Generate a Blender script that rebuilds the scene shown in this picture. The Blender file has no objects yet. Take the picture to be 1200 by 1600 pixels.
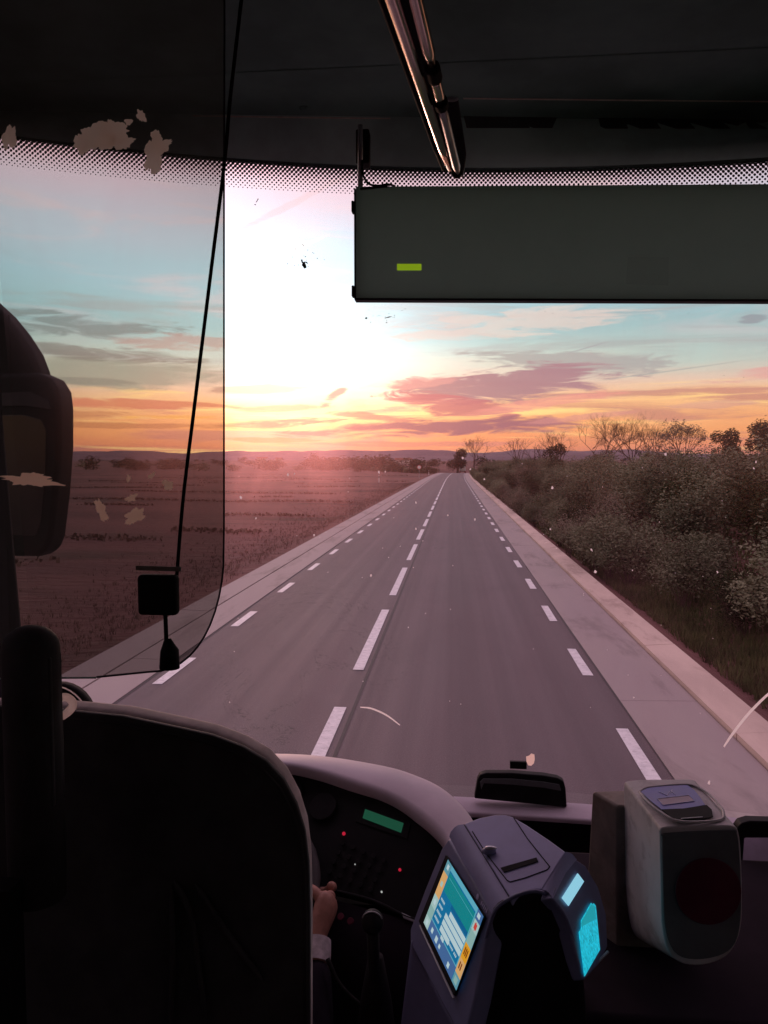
import bpy, bmesh, math, random
from mathutils import Vector, Matrix, noise
R = math.radians
rng = random.Random(7)
S = bpy.context.scene
COL = S.collection

# ------------------------------------------------------------------ camera
EYE = Vector((0, 0, 3.0))
YAW, PITCH, F = R(5.179), R(3.719), 1200.0
cam_d = bpy.data.cameras.new('camera')
cam = bpy.data.objects.new('camera', cam_d); COL.objects.link(cam)
cam.location = EYE
cam.rotation_euler = (R(90) - PITCH, 0, YAW)
cam_d.sensor_fit = 'VERTICAL'; cam_d.sensor_height = 36; cam_d.sensor_width = 27
cam_d.lens = 27.0
cam_d.clip_start = 0.02; cam_d.clip_end = 40000
S.camera = cam
ROT = Matrix.Rotation(YAW, 3, 'Z') @ Matrix.Rotation(R(90) - PITCH, 3, 'X')

# ------------------------------------------------------------------ sky
S.view_settings.view_transform = 'Standard'
S.view_settings.look = 'None'
S.view_settings.exposure = 0.0
S.view_settings.gamma = 1.0
S.view_settings.use_curve_mapping = False
S.cycles.use_denoising = True
try:
    S.cycles.denoiser = 'OPENIMAGEDENOISE'
except Exception:
    pass
S.cycles.transparent_max_bounces = 24
S.cycles.max_bounces = 8
S.cycles.diffuse_bounces = 3
S.cycles.sample_clamp_indirect = 6

SUN_AZ, SUN_EL = -14.0, 3.0
world = bpy.data.worlds.new('World'); S.world = world
world.use_nodes = True
WT = world.node_tree; WT.nodes.clear()


class V:
    """scalar node socket with operators"""
    def __init__(s, tree, sock): s.t, s.k = tree, sock
    def _m(s, op, *a):
        n = s.t.nodes.new('ShaderNodeMath'); n.operation = op
        for i, x in enumerate((s,) + a):
            if isinstance(x, V): s.t.links.new(x.k, n.inputs[i])
            else: n.inputs[i].default_value = x
        return V(s.t, n.outputs[0])
    def __add__(s, o): return s._m('ADD', o)
    __radd__ = __add__
    def __sub__(s, o): return s._m('SUBTRACT', o)
    def __rsub__(s, o): return (s * -1.0) + o
    def __mul__(s, o): return s._m('MULTIPLY', o)
    __rmul__ = __mul__
    def exp(s): return s._m('EXPONENT')
    def clamp(s):
        r = s._m('ADD', 0.0); r.k.node.use_clamp = True; return r
    def step(s, a, b):
        n = s.t.nodes.new('ShaderNodeMapRange'); n.interpolation_type = 'SMOOTHSTEP'
        s.t.links.new(s.k, n.inputs[0]); n.inputs[1].default_value = a; n.inputs[2].default_value = b
        return V(s.t, n.outputs[0])


def t_noise(tree, vec, scale=1.0, detail=5, rough=.55, dist=0.0):
    n = tree.nodes.new('ShaderNodeTexNoise')
    n.inputs['Scale'].default_value = scale; n.inputs['Detail'].default_value = detail
    n.inputs['Roughness'].default_value = rough; n.inputs['Distortion'].default_value = dist
    tree.links.new(vec, n.inputs['Vector'])
    return V(tree, n.outputs['Fac'])


def t_comb(tree, x, y, z=0.0):
    n = tree.nodes.new('ShaderNodeCombineXYZ')
    for i, v in enumerate((x, y, z)):
        if isinstance(v, V): tree.links.new(v.k, n.inputs[i])
        else: n.inputs[i].default_value = v
    return n.outputs[0]


def t_mix(tree, fac, a, b, mode='MIX'):
    n = tree.nodes.new('ShaderNodeMix'); n.data_type = 'RGBA'; n.blend_type = mode
    if isinstance(fac, V): tree.links.new(fac.k, n.inputs[0])
    else: n.inputs[0].default_value = fac
    for i, v in ((6, a), (7, b)):
        if isinstance(v, tuple): n.inputs[i].default_value = (*v, 1)
        else: tree.links.new(v, n.inputs[i])
    return n.outputs[2]


def build_sky():
    t = WT
    tc = t.nodes.new('ShaderNodeTexCoord')
    sp = t.nodes.new('ShaderNodeSeparateXYZ'); t.links.new(tc.outputs['Generated'], sp.inputs[0])
    x, y, z = (V(t, sp.outputs[i]) for i in range(3))
    A = x._m('ARCTAN2', y) * (180 / math.pi)          # azimuth from the road's direction, degrees
    E = z._m('ARCSINE') * (180 / math.pi)             # elevation
    wob = t_noise(t, t_comb(t, A * .05, E * .35, 3.0), 1.0, 4)
    Ew = E + (wob - .5) * 3.0
    ramp = t.nodes.new('ShaderNodeValToRGB')
    t.links.new((Ew * (1 / 60.0)).clamp().k, ramp.inputs[0])
    stops = [(0, (.68, .20, .15)), (1.2, (.90, .29, .14)), (2.6, (1.04, .42, .16)), (4.2, (1.05, .58, .27)), (5.6, (.86, .62, .47)),
             (7.2, (.56, .66, .58)), (9.5, (.33, .56, .58)), (12.5, (.38, .61, .68)), (16, (.52, .62, .70)), (19, (.74, .58, .66)),
             (22, (.95, .50, .58)), (32, (1.10, .70, .86)), (45, (1.02, .70, .88)), (60, (.90, .66, .86))]
    cr = ramp.color_ramp
    while len(cr.elements) < len(stops): cr.elements.new(0.5)
    for e, (p, c) in zip(cr.elements, stops):
        e.position = p / 60.0; e.color = (*c, 1)
    col = ramp.outputs[0]
    # soft high streaks
    s1 = t_noise(t, t_comb(t, A * .045, E * .30, 9.0), 1.3, 6, .6, .6).step(.50, .68)
    col = t_mix(t, s1 * .55 * E.step(6, 12), col, (.82, .60, .60))
    s2 = t_noise(t, t_comb(t, A * .05, E * .55, 21.0), 1.2, 7, .6, .8).step(.50, .64)
    col = t_mix(t, s2 * .65 * (1.0 - E.step(5.0, 8.0)), col, (.52, .19, .19))
    s3 = t_noise(t, t_comb(t, A * .045, E * .5, 33.0), 1.2, 7, .6, .8).step(.50, .66)
    col = t_mix(t, s3 * .55 * E.step(5.5, 7.5) * (1.0 - E.step(12, 15)), col, (.38, .40, .40))
    s4 = t_noise(t, t_comb(t, A * .04, E * .9, 45.0), 1.3, 7, .62, 1.0).step(.53, .66)
    col = t_mix(t, s4 * .8 * (1.0 - E.step(4.5, 6.5)), col, (1.25, .82, .30))
    # glow of the sun just under the horizon, behind thin cloud
    def gauss(a, sa, e, se):
        da = (A - a) * (1 / sa); de = (E - e) * (1 / se)
        return ((da * da + de * de) * -1.0).exp()
    g1 = gauss(-12.8, 12.0, 8.6, 7.2)
    g3 = gauss(-27, 13, 13, 13)
    g2 = gauss(-13.5, 11.0, 2.2, 3.4)
    mul = (1.0 + g1 * 1.55 + g3 * 1.15 + g2 * .40) * (1.0 - A._m('ABSOLUTE').step(45, 125) * .30)
    vm = t.nodes.new('ShaderNodeVectorMath'); vm.operation = 'SCALE'
    t.links.new(col, vm.inputs[0]); t.links.new(mul.k, vm.inputs['Scale'])
    col = vm.outputs[0]
    fine = t_noise(t, t_comb(t, A * .17, E * 1.15, 5.0), 1.0, 9, .66, .9)
    big = t_noise(t, t_comb(t, A * .10, E * .5, 15.0), 1.0, 3, .5)
    def blob(col, px, py, rx, ry, c, k=1.0, rot=0.0, nz=1.7, soft=.95):
        a0, e0 = (px - 709) / 20.94, (722 - py) / 20.94
        da, de = A - a0, E - e0
        cs, sn = math.cos(R(rot)), math.sin(R(rot))
        u = (da * cs + de * sn) * (20.94 / rx); v = (de * cs - da * sn) * (20.94 / ry)
        d = 1.25 - (u * u + v * v) + (fine - .5) * (nz * 3.4) + (big - .5) * (nz * 1.2)
        m = d.step(0.0, soft) * k
        return t_mix(t, m, col, c)
    for b in [
        (780, 515, 190, 20, (1.0, .74, .62), .55, 2),
        (860, 572, 165, 17, (.40, .38, .38), .75, -4),
        (780, 604, 165, 27, (.42, .22, .27), .95, 2),
        (655, 600, 60, 8, (.90, .40, .36), .6, 6),
        (700, 636, 95, 17, (.60, .17, .21), .92, -6),
        (850, 632, 110, 8, (.95, .36, .30), .7, 8),
        (700, 668, 215, 14, (.36, .13, .19), 1.0, 1, 1.2),
        (500, 678, 80, 7, (.48, .17, .19), .97, 1), (400, 688, 90, 3.5, (.85, .36, .18), .9, 0), (590, 652, 70, 6, (.70, .26, .22), .9, -4), (430, 640, 80, 5, (.95, .50, .32), .85, 2), (400, 612, 80, 7, (1.0, .62, .52), .7, 3),
        (440, 662, 95, 8, (.60, .25, .20), .95, 2),
        (524, 620, 26, 7, (.80, .34, .30), .95, 35),
        (1136, 525, 20, 6, (.26, .32, .35), .8, 0),
        (1175, 598, 90, 9, (.85, .40, .36), .7, 5),
        (1080, 640, 70, 5, (.75, .38, .30), .6, 2),
        (900, 655, 80, 5, (.75, .30, .28), .6, 6),
        (640, 694, 160, 4, (.80, .26, .22), .7, 0),
        (130, 528, 150, 18, (.46, .60, .60), .75, 0),
        (290, 545, 90, 13, (1.3, .72, .62), .6, 0),
        (190, 592, 190, 24, (.80, .90, .72), .85, 0, .8), (170, 565, 130, 11, (.50, .50, .46), .75, -3), (130, 606, 90, 5, (.55, .58, .50), .6, 0),
        (210, 636, 190, 7, (1.7, .50, .30), .85, 0),
        (230, 668, 150, 4, (1.2, .42, .20), .7, 0),
        (110, 655, 100, 7, (1.25, .42, .22), .6, 1),
        (280, 655, 70, 4, (2.4, 1.1, .25), .8, 1),
        (460, 345, 120, 5, (.95, .66, .66), .35, 26, .9),
        (480, 400, 34, 3.0, (1.3, 1.1, .90), .4, 22, .7),
        (1030, 590, 120, 1.2, (.40, .42, .40), .6, 6, .5),
        (910, 552, 34, 1.2, (.38, .40, .42), .7, 14, .5),
    ]:
        col = blob(col, *b)
    # the sky behind, away from the set sun, is dimmer
    # below the horizon: plain dim ground tone
    col = t_mix(t, E.step(-1.2, -.2), (.10, .07, .07), col)
    bg = t.nodes.new('ShaderNodeBackground'); t.links.new(col, bg.inputs[0]); bg.inputs[1].default_value = 1.0
    sky = t.nodes.new('ShaderNodeTexSky'); sky.sky_type = 'NISHITA'; sky.sun_disc = False
    sky.sun_elevation = R(SUN_EL); sky.sun_rotation = R(SUN_AZ); sky.dust_density = 2.0
    bg2 = t.nodes.new('ShaderNodeBackground'); t.links.new(sky.outputs[0], bg2.inputs[0]); bg2.inputs[1].default_value = 0.008
    add = t.nodes.new('ShaderNodeAddShader'); t.links.new(bg.outputs[0], add.inputs[0]); t.links.new(bg2.outputs[0], add.inputs[1])
    out = t.nodes.new('ShaderNodeOutputWorld'); t.links.new(add.outputs[0], out.inputs[0])


build_sky()
world.cycles.sampling_method = 'MANUAL'; world.cycles.sample_map_resolution = 1024

sun_d = bpy.data.lights.new('sun', 'SUN'); sun_d.energy = 0.6; sun_d.angle = R(9); sun_d.color = (1.0, .55, .42)
sun = bpy.data.objects.new('sun', sun_d); COL.objects.link(sun)
sdir = Vector((math.sin(R(SUN_AZ)) * math.cos(R(SUN_EL)), math.cos(R(SUN_AZ)) * math.cos(R(SUN_EL)), math.sin(R(SUN_EL))))
sun.rotation_euler = sdir.to_track_quat('Z', 'Y').to_euler()

# ------------------------------------------------------------------ helpers
def ray(px, py):
    return (ROT @ Vector(((px - 600) / F, -(py - 800) / F, -1.0))).normalized()


def at(px, py, Y):
    d = ray(px, py); return EYE + d * (Y / d.y)


def onp(px, py, pl):
    p0, n = pl; d = ray(px, py)
    return EYE + d * ((p0 - EYE).dot(n) / d.dot(n))


def plane3(a, b, c, off=0.0):
    n = (b - a).cross(c - a).normalized()
    if n.dot(EYE - a) < 0: n = -n
    return (a + n * off, n)


def tag(o, label=None, cat=None, group=None, kind=None):
    if label: o['label'] = label
    if cat: o['category'] = cat
    if group: o['group'] = group
    if kind: o['kind'] = kind
    return o


def empty(name, loc, label=None, cat=None, group=None, rz=0.0):
    o = bpy.data.objects.new(name, None); COL.objects.link(o)
    o.location = loc; o.rotation_euler = (0, 0, rz); o.empty_display_size = .05
    return tag(o, label, cat, group)


def link(name, me, m, parent=None, smooth=False, bevel=0, seg=3, world=True):
    """links a mesh given in world coordinates; under a parent it keeps its place"""
    o = bpy.data.objects.new(name, me); COL.objects.link(o)
    if m is not None:
        if isinstance(m, (list, tuple)):
            for q in m: me.materials.append(q)
        else: me.materials.append(m)
    if parent is not None:
        o.parent = parent
        if world: 
            l = Vector((0, 0, 0)); p = parent
            while p is not None: l += Vector(p.location); p = p.parent
            o.location = -l
    if smooth:
        for p in me.polygons: p.use_smooth = True
    if bevel:
        b = o.modifiers.new('bevel', 'BEVEL'); b.width = bevel; b.segments = seg; b.limit_method = 'ANGLE'; b.angle_limit = R(35)
        for p in me.polygons: p.use_smooth = True
        w = o.modifiers.new('wn', 'WEIGHTED_NORMAL'); w.keep_sharp = True
    return o


def mesh(vs, fs, name='mesh'):
    me = bpy.data.meshes.new(name); me.from_pydata([tuple(v) for v in vs], [], fs); me.update(); return me


class MB:
    def __init__(s): s.v, s.f, s.m = [], [], []
    def add(s, vs, fs, mi=0):
        k = len(s.v); s.v += [tuple(v) for v in vs]
        for f in fs: s.f.append([i + k for i in f]); s.m.append(mi)
    def quad(s, a, b, c, d, mi=0): s.add((a, b, c, d), [(0, 1, 2, 3)], mi)
    def poly(s, pts, mi=0): s.add(pts, [tuple(range(len(pts)))], mi)
    def prism(s, pts, off, mi=0):
        n = len(pts); off = Vector(off)
        a = [Vector(p) for p in pts]; b = [p + off for p in a]
        fs = [tuple(range(n)), tuple(range(2 * n - 1, n - 1, -1))] + [(i, i + n, (i + 1) % n + n, (i + 1) % n) for i in range(n)]
        s.add(a + b, fs, mi)
    def box(s, x0, x1, y0, y1, z0, z1, mi=0):
        s.prism([(x0, y0, z0), (x1, y0, z0), (x1, y0, z1), (x0, y0, z1)], (0, y1 - y0, 0), mi)
    def grid(s, rows, mi=0):
        n, m = len(rows), len(rows[0])
        s.add([p for r in rows for p in r], [(i * m + j, i * m + j + 1, (i + 1) * m + j + 1, (i + 1) * m + j) for i in range(n - 1) for j in range(m - 1)], mi)
    def tube(s, pts, r, n=8, cap=True, mi=0):
        pts = [Vector(p) for p in pts]; k = len(pts)
        rs = r if isinstance(r, (list, tuple)) else [r] * k
        up = None; rows = []
        for i, p in enumerate(pts):
            d = (pts[min(i + 1, k - 1)] - pts[max(i - 1, 0)]).normalized()
            if up is None:
                up = d.orthogonal().normalized()
            up = (up - d * up.dot(d)).normalized(); sd = d.cross(up)
            rows.append([p + (up * math.cos(a) + sd * math.sin(a)) * rs[i] for a in [2 * math.pi * j / n for j in range(n)]])
        vs = [q for r_ in rows for q in r_]
        fs = [(i * n + j, i * n + (j + 1) % n, (i + 1) * n + (j + 1) % n, (i + 1) * n + j) for i in range(k - 1) for j in range(n)]
        if cap: fs += [tuple(range(n - 1, -1, -1)), tuple(range((k - 1) * n, k * n))]
        s.add(vs, fs, mi)
    def ball(s, c, r, n=10, m=7, sc=(1, 1, 1), mi=0, jit=0):
        c = Vector(c); rows = []
        for i in range(m + 1):
            th = math.pi * i / m; row = []
            for j in range(n):
                ph = 2 * math.pi * j / n
                d = Vector((math.sin(th) * math.cos(ph), math.sin(th) * math.sin(ph), math.cos(th)))
                q = 1 + (jit * noise.noise(d * 2 + c * 3) if jit else 0)
                row.append(c + Vector((d.x * sc[0], d.y * sc[1], d.z * sc[2])) * r * q)
            rows.append(row)
        vs = [q for r_ in rows for q in r_]
        s.add(vs, [(i * n + j, (i + 1) * n + j, (i + 1) * n + (j + 1) % n, i * n + (j + 1) % n) for i in range(m) for j in range(n)], mi)
    def disc(s, c, n, r, k=24, th=.002, rx=None, mi=0):
        c, n = Vector(c), Vector(n).normalized(); u = n.orthogonal().normalized(); w = n.cross(u)
        s.prism([c + (u * math.cos(a) * r + w * math.sin(a) * (rx or r)) for a in [2 * math.pi * j / k for j in range(k)]], n * th, mi)
    def build(s, name, m, parent=None, smooth=False, bevel=0, seg=3, fix=True, merge=False):
        me = mesh(s.v, s.f, name)
        if fix or merge:
            bm = bmesh.new(); bm.from_mesh(me)
            if merge: bmesh.ops.remove_doubles(bm, verts=bm.verts, dist=1e-5)
            bmesh.ops.recalc_face_normals(bm, faces=bm.faces); bm.to_mesh(me); bm.free()
        if any(s.m):
            me.polygons.foreach_set('material_index', s.m)
        return link(name, me, m, parent, smooth, bevel, seg)


def copy_tree(o, parent=None):
    c = o.copy(); COL.objects.link(c); c.parent = parent
    for ch in list(o.children): copy_tree(ch, c)
    return c


def spline(pts, n=8):
    """Catmull-Rom through pts"""
    P = [Vector(p) for p in pts]; P = [P[0] * 2 - P[1]] + P + [P[-1] * 2 - P[-2]]
    out = []
    for i in range(1, len(P) - 2):
        for k in range(n):
            t = k / n; a, b, c, d = P[i - 1:i + 3]
            out.append(.5 * ((2 * b) + (c - a) * t + (2 * a - 5 * b + 4 * c - d) * t * t + (3 * b - a - 3 * c + d) * t ** 3))
    out.append(P[-2]); return out


ORD = 'nearest second third fourth fifth sixth seventh eighth ninth tenth eleventh twelfth thirteenth fourteenth fifteenth sixteenth seventeenth eighteenth nineteenth twentieth'.split() + ['twenty-' + w for w in 'first second third fourth fifth sixth seventh'.split()]
# ------------------------------------------------------------------ materials
def mat(name, col, rough=.6, spec=.5, metal=0.0, var=.15, nscale=8.0, bump=0.0, bscale=60.0, stretch=(1, 1, 1), rand=0.0, coat=0.0, col2=None, dirt=None, sheen=0):
    m = bpy.data.materials.new(name); m.use_nodes = True; t = m.node_tree
    b = t.nodes['Principled BSDF']
    b.inputs['Roughness'].default_value = rough; b.inputs['Metallic'].default_value = metal
    b.inputs['Specular IOR Level'].default_value = spec
    if coat: b.inputs['Coat Weight'].default_value = coat
    g = t.nodes.new('ShaderNodeNewGeometry')
    mp = t.nodes.new('ShaderNodeMapping'); t.links.new(g.outputs['Position'], mp.inputs[0]); mp.inputs['Scale'].default_value = stretch
    nz = t_noise(t, mp.outputs[0], nscale, 5, .6)
    c2 = col2 or tuple(min(1, c * (1 + var * 2)) for c in col)
    c1 = col if col2 else tuple(c * (1 - var) for c in col)
    out = t_mix(t, nz.step(.3, .7), c1, c2)
    if dirt:
        dcol, amt, ds = dirt
        dn = t_noise(t, mp.outputs[0], ds, 7, .65, .4).step(.52, .66)
        out = t_mix(t, dn * amt, out, dcol)
    if rand:
        oi = t.nodes.new('ShaderNodeObjectInfo')
        rv = V(t, oi.outputs['Random']) * (2 * rand) + (1 - rand)
        vm = t.nodes.new('ShaderNodeVectorMath'); vm.operation = 'SCALE'; t.links.new(out, vm.inputs[0]); t.links.new(rv.k, vm.inputs['Scale'])
        out = vm.outputs[0]
    t.links.new(out, b.inputs['Base Color'])
    rr = (nz - .5) * .25 + rough
    t.links.new(rr.clamp().k, b.inputs['Roughness'])
    if bump:
        bn = t.nodes.new('ShaderNodeBump'); bn.inputs['Strength'].default_value = bump; bn.inputs['Distance'].default_value = .6 / bscale
        h = t_noise(t, mp.outputs[0], bscale, 4, .6)
        t.links.new(h.k, bn.inputs['Height']); t.links.new(bn.outputs[0], b.inputs['Normal'])
    return m


def emit(name, col, k=1.0, base=(.02, .02, .02), tex=0):
    m = bpy.data.materials.new(name); m.use_nodes = True; t = m.node_tree
    b = t.nodes['Principled BSDF']; b.inputs['Base Color'].default_value = (*base, 1); b.inputs['Roughness'].default_value = .25
    b.inputs['Emission Color'].default_value = (*col, 1); b.inputs['Emission Strength'].default_value = k
    if tex:
        g = t.nodes.new('ShaderNodeNewGeometry')
        n = t_noise(t, g.outputs['Position'], tex, 4, .7).step(.3, .7)
        t.links.new(t_mix(t, n, tuple(c * .6 for c in col), tuple(c * 1.25 for c in col)), b.inputs['Emission Color'])
    return m


def clear(name, tint, veil=(0, 0, 0), amt=0.0, gloss=0.0, smear=0.0, rough=.05, fwd=0):
    """thin sheet: lets light straight through, tinted, with a film of dust and painted glare that scatters a little of the sky's light"""
    m = bpy.data.materials.new(name); m.use_nodes = True; t = m.node_tree
    t.nodes.remove(t.nodes['Principled BSDF']); out = t.nodes['Material Output']
    a = t.nodes.new('ShaderNodeBsdfTransparent'); a.inputs[0].default_value = (*tint, 1)
    if fwd:
        b = t.nodes.new('ShaderNodeBsdfRefraction'); b.inputs['Roughness'].default_value = fwd; b.inputs['IOR'].default_value = 1.3
    else:
        b = t.nodes.new('ShaderNodeBsdfTranslucent')
    b.inputs[0].default_value = (*veil, 1)
    mx = t.nodes.new('ShaderNodeMixShader'); mx.inputs[0].default_value = amt
    if smear:
        g = t.nodes.new('ShaderNodeNewGeometry')
        mp = t.nodes.new('ShaderNodeMapping'); t.links.new(g.outputs['Position'], mp.inputs[0]); mp.inputs['Scale'].default_value = (1, 1, .35)
        n = t_noise(t, mp.outputs[0], 3.5, 6, .6, .6).step(.3, .75)
        t.links.new((n * (amt * smear) + amt * (1 - smear * .5)).k, mx.inputs[0])
    t.links.new(a.outputs[0], mx.inputs[1]); t.links.new(b.outputs[0], mx.inputs[2])
    last = mx.outputs[0]
    if gloss:
        gl = t.nodes.new('ShaderNodeBsdfGlossy'); gl.inputs['Roughness'].default_value = rough
        m2 = t.nodes.new('ShaderNodeMixShader'); m2.inputs[0].default_value = gloss
        t.links.new(last, m2.inputs[1]); t.links.new(gl.outputs[0], m2.inputs[2]); last = m2.outputs[0]
    t.links.new(last, out.inputs[0]); return m


M = {}
M['field'] = mat('field_soil', (.085, .036, .034), .95, .2, nscale=.05, col2=(.20, .092, .080), stretch=(.35, 1, 1), bump=.9, bscale=2.2, dirt=((.05, .032, .022), .85, .16))
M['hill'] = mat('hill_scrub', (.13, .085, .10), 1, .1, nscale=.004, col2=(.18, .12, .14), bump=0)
M['concrete'] = mat('pale_concrete', (.29, .235, .235), .72, .45, nscale=.9, col2=(.33, .275, .26), stretch=(1, .25, 1), bump=.25, bscale=60, dirt=((.15, .12, .115), .55, 1.3))
M['kerbc'] = mat('kerb_concrete', (.50, .385, .33), .8, .3, nscale=1.5, col2=(.62, .48, .41), stretch=(1, .3, 1), bump=.25, bscale=50, dirt=((.25, .18, .15), .5, 2.0))
M['paint'] = mat('road_paint', (.62, .60, .62), .6, .4, nscale=9, col2=(.8, .77, .78), bump=.2, bscale=120, dirt=((.35, .32, .33), .5, 12))
M['joint'] = mat('bitumen_joint', (.022, .018, .02), .7, .5, nscale=5)
M['leaf'] = mat('shrub_leaf', (.155, .155, .100), 1.0, .0, nscale=.5, col2=(.225, .22, .145), rand=.35)
M['leaf2'] = mat('autumn_leaf', (.19, .16, .12), 1.0, .0, nscale=.5, col2=(.26, .215, .16), rand=.3)
M['leafd'] = mat('evergreen_leaf', (.035, .042, .024), 1.0, .0, nscale=.8, col2=(.06, .066, .03), rand=.25)
M['grass'] = mat('verge_grass', (.05, .065, .018), .9, .2, nscale=1.0, col2=(.12, .125, .045))
M['dry'] = mat('dry_weed', (.11, .065, .05), .9, .2, nscale=.6, col2=(.20, .125, .095))
M['twig'] = mat('twig_bark', (.07, .045, .035), .9, .2, nscale=6)
M['bark'] = mat('trunk_bark', (.06, .045, .035), .9, .2, nscale=4)
M['plaster'] = mat('farm_plaster', (.5, .42, .38), .9, .2, nscale=.5)
M['tile'] = mat('roof_tile_red', (.22, .09, .06), .9, .2, nscale=.5)
M['whitep'] = mat('white_enamel', (.75, .74, .72), .4, .5, nscale=2, var=.05)
M['redp'] = mat('red_enamel', (.45, .03, .03), .4, .5, nscale=2, var=.05)
M['galv'] = mat('galvanised_steel', (.35, .35, .36), .5, .5, metal=.7, nscale=10)
M['blackp'] = mat('black_plastic', (.012, .011, .012), .6, .12, nscale=20, bump=.12, bscale=900)
M['softblack'] = mat('black_vinyl', (.045, .040, .042), .7, .3, nscale=20, bump=.25, bscale=700)
M['liner'] = mat('charcoal_liner', (.17, .28, .24), .85, .2, nscale=3, bump=.15, bscale=500)
M['header'] = mat('header_plastic', (.50, .70, .64), .7, .3, nscale=4, bump=.1, bscale=500)
M['rubber'] = mat('rubber', (.012, .012, .012), .85, .25, nscale=10)
M['frit'] = mat('black_frit', (.008, .008, .008), .6, .3, nscale=5)
M['cowl'] = mat('grey_cowl', (.50, .42, .47), .55, .4, nscale=5, var=.08, bump=.15, bscale=600)
M['shelf'] = mat('dash_grey', (.46, .38, .44), .6, .4, nscale=5, var=.08, bump=.15, bscale=500)
M['navy'] = mat('navy_plastic', (.33, .35, .58), .5, .45, nscale=14, var=.06, bump=.12, bscale=800)
M['navyd'] = mat('navy_bezel', (.15, .165, .29), .5, .45, nscale=14, var=.08, bump=.12, bscale=800)
M['grey'] = mat('validator_grey', (.52, .50, .50), .55, .4, nscale=9, var=.08, bump=.15, bscale=700, dirt=((.2, .18, .17), .4, 22))
M['greyd'] = mat('validator_front', (.11, .115, .12), .55, .35, nscale=9, bump=.15, bscale=700)
M['base'] = mat('validator_base', (.20, .165, .145), .7, .3, nscale=18, bump=.2, bscale=500, dirt=((.16, .11, .08), .5, 25))
M['maroon'] = mat('maroon_disc', (.10, .012, .03), .5, .3, nscale=9)
M['blue'] = mat('blue_label', (.07, .10, .42), .4, .5, nscale=30, var=.1)
M['bluel'] = mat('label_print', (.50, .52, .75), .5, .4, nscale=30, var=.05)
M['chrome'] = mat('polished_rail', (.62, .50, .46), .22, .5, metal=1.0, nscale=14, stretch=(1, .15, 1))
M['silver'] = mat('silver_trim', (.45, .45, .48), .35, .5, metal=.6, nscale=14)
def cloth_thin(name, col, thru, share=.5):
    m = mat(name, col, .9, .1, nscale=9, var=.08, bump=.3, bscale=900); t = m.node_tree
    b = t.nodes['Principled BSDF']; tr = t.nodes.new('ShaderNodeBsdfTranslucent'); tr.inputs[0].default_value = (*thru, 1)
    mx = t.nodes.new('ShaderNodeMixShader'); mx.inputs[0].default_value = share
    t.links.new(b.outputs[0], mx.inputs[1]); t.links.new(tr.outputs[0], mx.inputs[2]); t.links.new(mx.outputs[0], t.nodes['Material Output'].inputs[0]); return m


M['blind'] = cloth_thin('sun_blind_cloth', (.18, .20, .19), (.43, .55, .51))

M['blindedge'] = mat('blind_edge', (.04, .035, .045), .6, .3, nscale=9)
M['residue'] = clear('paper_residue', (.45, .42, .40), (1, .95, .92), .9, smear=.45)
M['beige'] = cloth_thin('peeled_paper', (.85, .65, .56), (1, .76, .64), .92)
M['skin'] = mat('skin', (.46, .23, .17), .5, .4, nscale=60, var=.1, bump=.2, bscale=400)
M['cloth'] = mat('dark_jacket', (.02, .016, .024), .95, .1, nscale=30, bump=.3, bscale=500)
M['cuff'] = mat('white_cuff', (.62, .56, .58), .9, .1, nscale=60, bump=.3, bscale=500)
M['hair'] = mat('dark_hair', (.015, .011, .009), .6, .4, nscale=60, bump=.4, bscale=300)
M['mirrorg'] = mat('mirror_face', (.035, .03, .03), .15, .5, metal=.0, nscale=6)
M['interior'] = mat('dark_trim', (.020, .014, .020), .95, .06, nscale=6, bump=.15, bscale=400)
M['floor'] = mat('vinyl_floor', (.03, .028, .03), .8, .3, nscale=10)
M['reflection_and_trim'] = cloth_thin('pale_reflection_and_trim', (.9, .78, .74), (1, .92, .88), .92)  # pale stuff for painted reflections on the glass, also the handle and pod rim
M['splat'] = mat('insect_splat', (.06, .05, .05), .9, .1, nscale=200)
M['speck'] = cloth_thin('pale_speck', (.9, .8, .78), (1, .92, .9), .92)
M['glass'] = clear('windscreen_glass', (.95, .95, .96), (1, .53, .62), .10, smear=1.0, fwd=.65)  # dust film dyed pink to paint in the lens flare
M['blindp'] = clear('blind_patch', (1, 1, 1), (.8, .8, .8), .12, gloss=.04, rough=.6)
M['tint'] = clear('smoked_screen', (.37, .365, .35), (.70, .75, .72), .014, smear=.6)
M['sideglass'] = clear('dark_side_glass', (.5, .5, .52), (.3, .3, .3), .01)
M['green_lcd'] = emit('green_display', (.008, .062, .034), 1.0)
M['lime'] = emit('lime_sticker_glow', (.32, .50, .015), .55, (.35, .55, .03))  # sticker brightened by a glow of its own, though no lamp
M['redled'] = emit('red_lamp', (.8, .02, .06), .55)
M['whiteled'] = emit('white_lamp', (.8, .85, .8), .5)
M['paleblue'] = emit('pale_blue_display', (.30, .68, .85), .85)
M['cyan'] = emit('cyan_reader', (.015, .50, .66), .95, tex=180)
M['cyanw'] = emit('cyan_print', (.01, .30, .36), .5)


def screen_mat(n, c, k=1.0): return emit('screen_' + n, c, k)


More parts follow.
